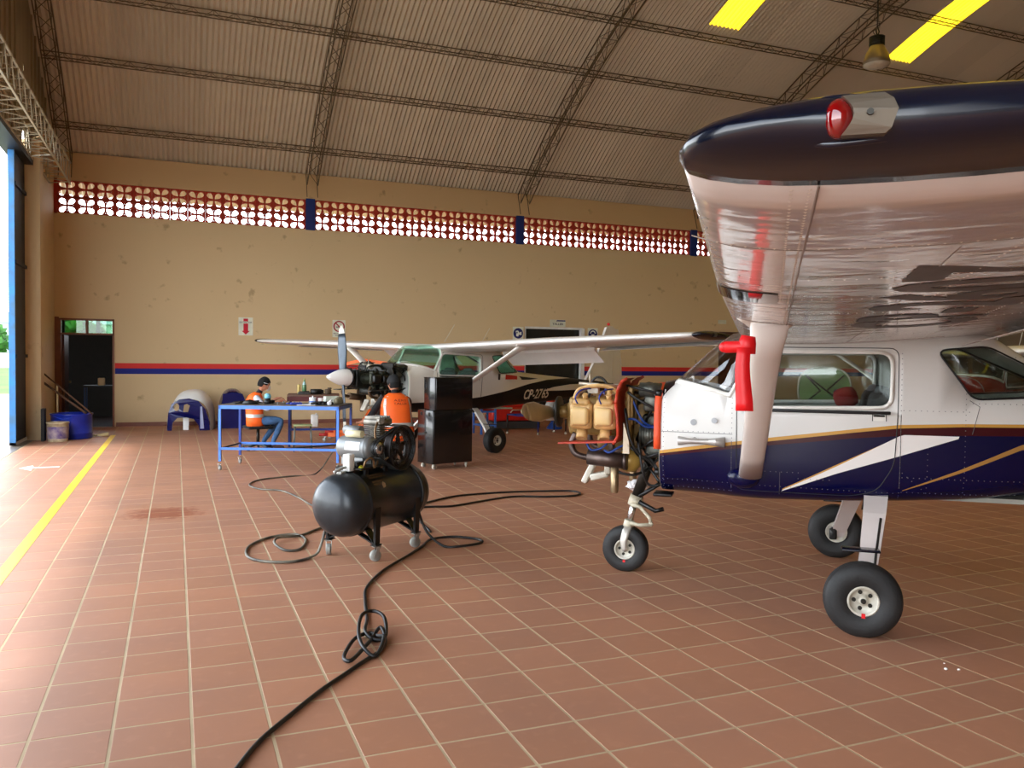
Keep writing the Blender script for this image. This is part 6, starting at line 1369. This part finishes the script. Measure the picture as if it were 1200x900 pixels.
# ---- red and blue things under the far aircraft tail
def behind():
    root = empty('red_tool_chest', (7.55, 18.6, 0), .0, label='low red tool chest on blue stands seen beneath the far aircraft', cat='tool chest'); rd = mat('red_chest_paint', (.80, .14, .10), .4)
    MB().rbox((0, 0, .36), (1.25, .5, .34), .06).build('body', rd, root); MB().rbox((0, -.02, .56), (1.0, .44, .08), .03).build('lid', rd, root)
    MB().bb((-.62, -.27, .02), (.62, .25, .18)).build('base', mat('grey_base', (.25, .25, .25), .6), root)
    b = MB(); b.tube([(-.15, -.27, .40), (-.12, -.31, .46), (.12, -.31, .46), (.15, -.27, .40)], .014, 8); b.build('handle', WHM, root)
    root = empty('trestle_stand', (7.40, 16.7, 0), .12, label='thin dark blue wheeled stand in front of the red tool chest', cat='stand')
    b = MB(); b.tube([(-.5, 0, .44), (.75, 0, .44)], .017, 6); b.tube([(-.5, .5, .44), (.75, .5, .44)], .017, 6); b.tube([(-.5, 0, .44), (-.5, .5, .44)], .015, 6); b.tube([(.75, 0, .44), (.75, .5, .44)], .015, 6); b.build('frame', DBL, root)
    for x, y in ((0, 0), (.72, 0), (-.5, .5), (.72, .5)): MB().tube([(x, y, .90 if x == 0 else .44), (x, y, .06)], .017, 6).build('leg', DBL if x == 0 else BLK, root); MB().ball((x, y, .03), .03, 10).build('foot_wheel', WHM, root)
    for nm, x, m1, m2, lab in (('funnel_drum', 8.50, mat('orange_drum', (.80, .25, .10), .4), mat('blue_drum', (.08, .25, .55), .4), 'orange funnel on a blue base standing behind the thin stand'),):
        root = empty(nm, (x, 18.2, 0), label=lab, cat='funnel'); MB().lathe([(.02, .30), (.09, .32), (.11, .45), (.20, .62), (.21, .68)], n=20).build('funnel', m1, root); MB().lathe([(.001, 0), (.20, 0), (.19, .04), (.10, .16), (.09, .31), (.001, .32)], n=20).build('base', m2, root)
    root = empty('blue_rack', (6.25, 17.2, 0), .1, label='blue square tube rack beside the main wheel of the far aircraft', cat='rack')
    b = MB()
    for x in (0, .34):
        for y in (0, .4): b.bb((x-.02, y-.02, 0), (x+.02, y+.02, .75))
    for z in (.2, .5, .74): b.bb((0, -.015, z-.018), (.34, .015, z+.018)); b.bb((0, .385, z-.018), (.34, .415, z+.018)); b.bb((-.015, 0, z-.018), (.015, .4, z+.018)); b.bb((.325, 0, z-.018), (.355, .4, z+.018))
    b.build('frame', BLU, root)
    MB().rbox((.17, .2, .63), (.30, .34, .22), .03).build('red_bin', rd, root)
    root = empty('orange_trolley', (5.15, 17.3, 0), .2, label='low orange trolley on the floor behind the black cabinet', cat='trolley'); MB().rbox((0, 0, .22), (1.1, .5, .16), .03).build('deck', mat('orange_red_paint', (.88, .34, .20), .45), root)
    for x in (-.4, .4):
        for y in (-.18, .18): caster(root, (x, y, 0), 0, .045, .03)
    MB().tube([(-.5, 0, .28), (-.9, .1, .62)], .016, 8).build('handle', WHM, root)
behind()
# ---- engine cowlings leaning by the wall
def cowl():
    wc = mat('cowl_white', (.97, .98, .97), .3, coat=.3, scale=3, var=.04); nv = mat('cowl_navy', (.05, .07, .33), .25, scale=4, var=.15, coat=.3)
    root = empty('engine_cowling', (.30, 19.9, 0), -.04, label='white and navy engine cowling with round air openings standing by the back wall', cat='cowling')
    def arch(y, w_, h, n=20, lean=0., e=2.6): return [(w_*math.copysign(abs(math.cos(PI*i/n))**(2/e), math.cos(PI*i/n))+lean, y, h*abs(math.sin(PI*i/n))**(2/e)) for i in range(n+1)]
    b = MB(); r0 = [arch(y, w_, h, lean=l) for y, w_, h, l in ((-.02, .46, .72, -.03), (.12, .46, .84, 0), (.35, .47, .90, .03), (.70, .47, .90, .06))]; r1 = [[(x*.97, y, z*.975) for x, y, z in r] for r in r0]
    b.loft(r0, caps=False, closed=False); b.loft(r1, caps=False, closed=False); b.build('cowl_shell', wc, root)
    # navy nose face with two openings and an arched foot
    outl = [(-.46, 0), (-.36, 0), (-.34, .18), (-.24, .29), (-.05, .30), (.10, .26), (.20, .12), (.22, 0), (.44, 0), (.42, .22), (.34, .48), (.20, .66), (0, .72), (-.2, .70), (-.36, .60), (-.43, .40)]
    ho = [[(-.26+.06*math.cos(2*PI*i/14), .53+.085*math.sin(2*PI*i/14)) for i in range(14)], [(-.12, .42), (-.02, .42), (.02, .56), (-.04, .60), (-.10, .58)]]
    f = lambda off: (lambda x, z: Vector((x-.03, -.05-.10*math.sin(min(1, max(0, z/.72))*PI)*.8+off+.25*max(0, abs(x)-.2), z)))
    MB().prism(outl, f(-.01), f(.01), holes=ho).build('nose_face', nv, root)
    b = MB(); b.loft([[f(-.018)(.235, .04+.05*i), f(-.018)(.315-.004*i, .04+.05*i)] for i in range(11)], caps=False, closed=False); b.build('pale_stripe', mat('pale_stripe', (.68, .72, .85), .3), root)
    b = MB(); b.rbox((-.10, .12, .17), (.12, .02, .34), .008); b.build('inner_strut', wc, root)
    root = empty('engine_cowling', (1.22, 20.25, 0), .05, label='navy cowling shell with a white edge standing right of the white cowling', cat='cowling')
    b = MB(); r0 = [arch(y, w_, h, lean=l) for y, w_, h, l in ((0, .30, .86, 0), (.2, .33, .90, .02), (.55, .33, .91, .04))]; b.loft(r0, caps=False, closed=False); b.loft([[(x*.96, y, z*.97) for x, y, z in r] for r in r0], caps=False, closed=False); b.build('cowl_shell', nv, root)
    b = MB(); b.prism([(-.28, 0), (.28, 0), (.29, .6), (.22, .80), (0, .84), (-.22, .80)], XZ(-.005), XZ(.005)); b.build('side_panel', nv, root)
    b = MB(); b.tube([(.34, .0, .0), (.35, .0, .35), (.34, .05, .56)], .045, 10); b.build('white_edge', wc, root)
cowl()
# ---- buckets and sticks in the corner
def corner():
    bl = mat('blue_drum_plastic', (.08, .17, .60), .35, scale=5, var=.15, coat=.2)
    root = empty('plastic_drum', (-1.93, 18.62, 0), label='large blue half drum standing in the corner beside the doorway', cat='drum')
    MB().lathe([(.001, 0), (.36, 0), (.37, .02), (.37, .10), (.38, .11), (.37, .12), (.37, .46), (.385, .48), (.385, .50), (.365, .50), (.36, .03), (.001, .03)], n=40).build('drum_body', bl, root)
    MB().tube([(-.30, -.24, .46), (-.12, -.36, .40), (.05, -.378, .44)], .010, 6).build('strap', mat('blue_strap', (.20, .30, .75), .5), root)
    root = empty('paint_bucket', (-2.10, 17.98, 0), label='dirty white paint bucket with a purple label in front of the blue drum', cat='bucket')
    MB().lathe([(.001, 0), (.165, 0), (.17, .01), (.19, .34), (.20, .345), (.20, .375), (.185, .375), (.165, .02), (.001, .02)], n=32).build('bucket_body', mat('dirty_white_plastic', (.82, .76, .62), .5, scale=8, dirt=(.55, .46, .34)), root)
    b = MB(); rg = []
    for z in (.06, .29): rg.append([((.1685+.0225*z/.34+.0035)*math.cos(a), (.1685+.0225*z/.34+.0035)*math.sin(a), z) for a in [-PI*.95+PI*1.1*i/20 for i in range(21)]])
    b.loft(rg, caps=False, closed=False); b.build('printed_label', mat('purple_label', (.28, .18, .42), .5, scale=7, dirt=(.70, .62, .58)), root)
    MB().tube(smooth_path([(-.19, 0, .35), (-.14, -.12, .39), (0, -.20, .40), (.14, -.12, .39), (.19, 0, .35)]), .004, 5).build('bail_handle', STL, root)
    MB().lathe([(.186, .36), (.15, .368), (.05, .37), (.001, .37)], n=24).build('lid', mat('tan_lid', (.70, .56, .40), .6), root)
    wd = mat('dark_wood_stick', (.34, .22, .13), .7, scale=9)
    for p, q, r, lab in [((-1.55, 18.35, .50), (-2.48, 18.95, 1.30), .016, 'upper brown stick leaning from the blue drum to the wall'), ((-1.66, 18.45, .50), (-2.48, 18.90, 1.12), .022, 'lower thick dark stick leaning behind the blue drum')]:
        MB().tube([p, q], r, 8).build('stick', wd, label=lab, cat='stick')
    MB().tube([(-2.22, 19.05, 0), (-2.24, 19.08, 1.05)], .018, 8).build('stick', mat('pale_pipe', (.78, .68, .50), .6), label='pale upright pipe standing behind the blue drum', cat='pipe')
    MB().bb((-2.40, 18.06, 0), (-2.34, 18.32, .62)).build('dark_board', mat('dark_board', (.12, .10, .09), .7), label='dark narrow board standing against the pilaster behind the paint bucket', cat='board')
    b = MB(); b.tube([(-1.48, 18.78, .035), (-1.28, 18.80, .045)], [.025, .045], 10); b.tube([(-1.50, 18.78, .035), (-1.54, 18.74, .03)], .022, 8); b.build('brush_roll', mat('cream_roll', (.80, .70, .50), .8), label='cream cloth roll lying on the floor right of the blue drum', cat='roll')
corner()
# ---- signs (flat objects on the wall)
def sign(name, x, z, w_, h_, lab, col=(.90, .90, .82)):
    root = empty(name, (x, BY-.012, z), label=lab, cat='sign'); MB().bb((-w_/2, 0, -h_/2), (w_/2, .01, h_/2)).build('board', mat('sign_white_%d' % int(col[2]*100), col, .5), root); return root
SR = mat('sign_red', (.80, .05, .18), .5); SB = mat('sign_blue', (.06, .09, .38), .5); SK = mat('sign_black', (.10, .10, .10), .6); SWh = mat('sign_white_print', (.90, .90, .86), .5)
F = lambda y: XZ(y)
r = sign('extinguisher_sign', 1.59, 2.41, .34, .44, 'white sign with a red down arrow on the tan wall')
MB().prism([(-.055, .19), (.055, .19), (.055, .125), (-.055, .125)], F(-.004), F(0)).build('arrow_top', SR, r); MB().prism([(-.055, .07), (.055, .07), (.055, -.11), (.095, -.11), (0, -.20), (-.095, -.11), (-.055, -.11)], F(-.004), F(0)).build('arrow', SR, r)
b = MB(); text_on(b, 'EXTINTOR', lambda u, v: Vector((-.145+u, -.005, .078+v)), .29, .042, bold=.01); b.build('lettering', mat('grey_print', (.35, .35, .32), .6), r)
r = sign('no_smoking_sign', 3.87, 2.41, .33, .44, 'white no smoking sign with a red ring beside the grey propeller')
def ring(ro, ri, cx=0, cz=0, n=40): return [(cx+ro*math.cos(2*PI*i/n), cz+ro*math.sin(2*PI*i/n)) for i in range(n)], [(cx+ri*math.cos(2*PI*i/n), cz+ri*math.sin(2*PI*i/n)) for i in range(n)]
o_, i_ = ring(.145, .112, 0, .055); b = MB(); b.prism(o_, F(-.006), F(-.002), holes=[i_]); c = math.sqrt(.5)
b.prism([(-.125*c-.014*c, .055+.125*c-.014*c), (.125*c-.014*c, .055-.125*c-.014*c), (.125*c+.014*c, .055-.125*c+.014*c), (-.125*c+.014*c, .055+.125*c+.014*c)], F(-.007), F(-.002)); b.build('red_ring', mat('dark_sign_red', (.62, .03, .10), .5), r)
b = MB(); b.prism([(-.075, .032), (.03, .032), (.03, .052), (-.075, .052)], F(-.004), F(0)); b.build('cigarette', SK, r); b = MB(); b.prism([(.035, .032), (.075, .032), (.075, .052), (.035, .052)], F(-.004), F(0)); b.tube([(.06, -.003, .07), (.045, -.003, .09), (.065, -.003, .11), (.03, -.003, .125)], .005, 4); b.build('smoke', mat('grey_print', (.35, .35, .32)), r)
b = MB(); text_on(b, 'PROHIBIDO', lambda u, v: Vector((-.14+u, -.005, -.145+v)), .28, .035, bold=.01); text_on(b, 'FUMAR', lambda u, v: Vector((-.09+u, -.005, -.198+v)), .18, .035, bold=.01); b.build('lettering', SK, r)
for x, z, lab, kind in ((8.835, 2.40, 'blue round safety sign left of the dark doorway behind the far wing', 0), (11.17, 2.42, 'blue round safety sign half hidden by the far tail fin', 1)):
    r = sign('safety_sign', x, z, .32, .36, lab); o_, i_ = ring(.145, .01, 0, 0); MB().prism(o_, F(-.004), F(0)).build('blue_disc', SB, r)
    b = MB()
    if kind == 0: b.prism([(-.08, .06), (-.02, .08), (.02, .05), (.03, -.02), (0, -.09), (-.06, -.08), (-.06, 0)], F(-.006), F(-.003), holes=[[(-.05, .04), (-.02, .04), (-.02, 0), (-.05, 0)]]); b.prism([(.03, .02), (.10, .05), (.10, -.05), (.03, -.04)], F(-.006), F(-.003))
    else: b.prism([(.09*math.cos(PI*i/12), .02+.09*math.sin(PI*i/12)) for i in range(13)]+[(.06*math.cos(PI*i/12), .02+.06*math.sin(PI*i/12)) for i in range(12, -1, -1)], F(-.006), F(-.003)); b.prism([(-.05, 0), (.05, 0), (.03, -.09), (-.03, -.09)], F(-.006), F(-.003))
    b.build('pictogram', SWh, r)
r = sign('door_sign', 10.05, 2.71, .48, .20, 'small white sign with a blue strip above the dark doorway', (.86, .86, .78))
MB().prism([(-.05, .035), (-.03, .09), (.235, .09), (.235, .055), (-.03, .055)], F(-.004), F(0)).build('blue_strip', SB, r)
b = MB(); text_on(b, 'TALLER', lambda u, v: Vector((-.17+u, -.005, -.05+v)), .34, .055, bold=.02); b.build('lettering', SK, r)
r = sign('door_sign', 15.66, 2.90, .30, .12, 'tiny pale sign above the brown door beside the near wing', (.84, .84, .76))
# ---- hanging lamp
def lamp():
    L = Vector((12.2, 12.05, 7.27)); root = empty('hanging_lamp', L, label='grey high-bay bell lamp hanging from the roof near the yellow skylight', cat='lamp')
    MB().lathe([(.10, .36), (.13, .34), (.15, .28), (.20, .20), (.235, .08), (.24, .0), (.235, .0), (.225, .08), (.19, .19), (.14, .27), (.001, .30)], n=32).build('bell_shade', mat('dusty_reflector', (.58, .52, .42), .45, .4, scale=4, var=.15), root)
    MB().lathe([(.238, .0), (.22, -.025), (.15, -.045), (.001, -.05)], n=32).build('lens', mat('frosted_lens', (.86, .84, .78), .25), root)
    b = MB(); b.cyl((0, 0, .34), (0, 0, .52), .12, n=20)
    for k in range(5): b.cyl((0, 0, .36+.035*k), (0, 0, .372+.035*k), .14, n=20)
    b.build('ballast_housing', mat('black_housing', (.07, .07, .07), .5), root)
    zt = roofz(12.05)-7.27-.1
    b = MB(); b.tube([(0, 0, .52), (.05, 0, .62), (0, 0, .72), (-.03, 0, .64), (0, 0, .54)], .012, 6); b.tube([(0, 0, .70), (0, 0, zt)], .010, 6); b.tube(smooth_path([(.03, 0, .5), (-.10, 0, .60), (.06, 0, .72), (.02, 0, 1.0), (0, 0, zt)]), .006, 5); b.build('suspension_hook', DKM, root)
lamp()
# green primed bulkhead seen through the cabin of the nearest aircraft
def bulkhead():
    root = empty('firewall_bulkhead', (10.15, 11.0, 0), -2.35, label='green primed aircraft bulkhead with black tubes, seen through the cabin windows', cat='aircraft part')
    p = [(.42*math.copysign(abs(math.cos(2*PI*i/32))**.75, math.cos(2*PI*i/32)), 1.22+.36*math.copysign(abs(math.sin(2*PI*i/32))**.75, math.sin(2*PI*i/32))) for i in range(32)]
    MB().prism(p, YZ(0), YZ(-.03)).build('panel', mat('primer_green', (.45, .58, .35), .6, scale=4, var=.2), root)
    b = MB(); b.tube([(0, a, c) for a, c in p+p[:1]], .018, 8, cap=False); b.build('white_rim', WHM, root)
    b = MB(); 
    for q, e in (((.0, -.3, 1.45), (.35, -.05, 1.2)), ((0, .3, 1.45), (.35, .05, 1.2)), ((0, -.3, .98), (.35, -.05, 1.2)), ((0, .3, .98), (.35, .05, 1.2)), ((0, -.3, 1.45), (0, .3, .98))): b.tube([q, e], .014, 8)
    b.build('mount_tube', BLK, root); b = MB()
    for y in (-.3, .3): b.tube([(-.03, y, .9), (-.25, y*1.3, 0)], .022, 8); b.tube([(-.03, y, .9), (.25, y*1.3, 0)], .022, 8)
    b.build('stand_leg', DBL, root); MB().rbox((.06, .24, 1.15), (.10, .18, .15), .04).build('blue_pouch', SB, root)
bulkhead()
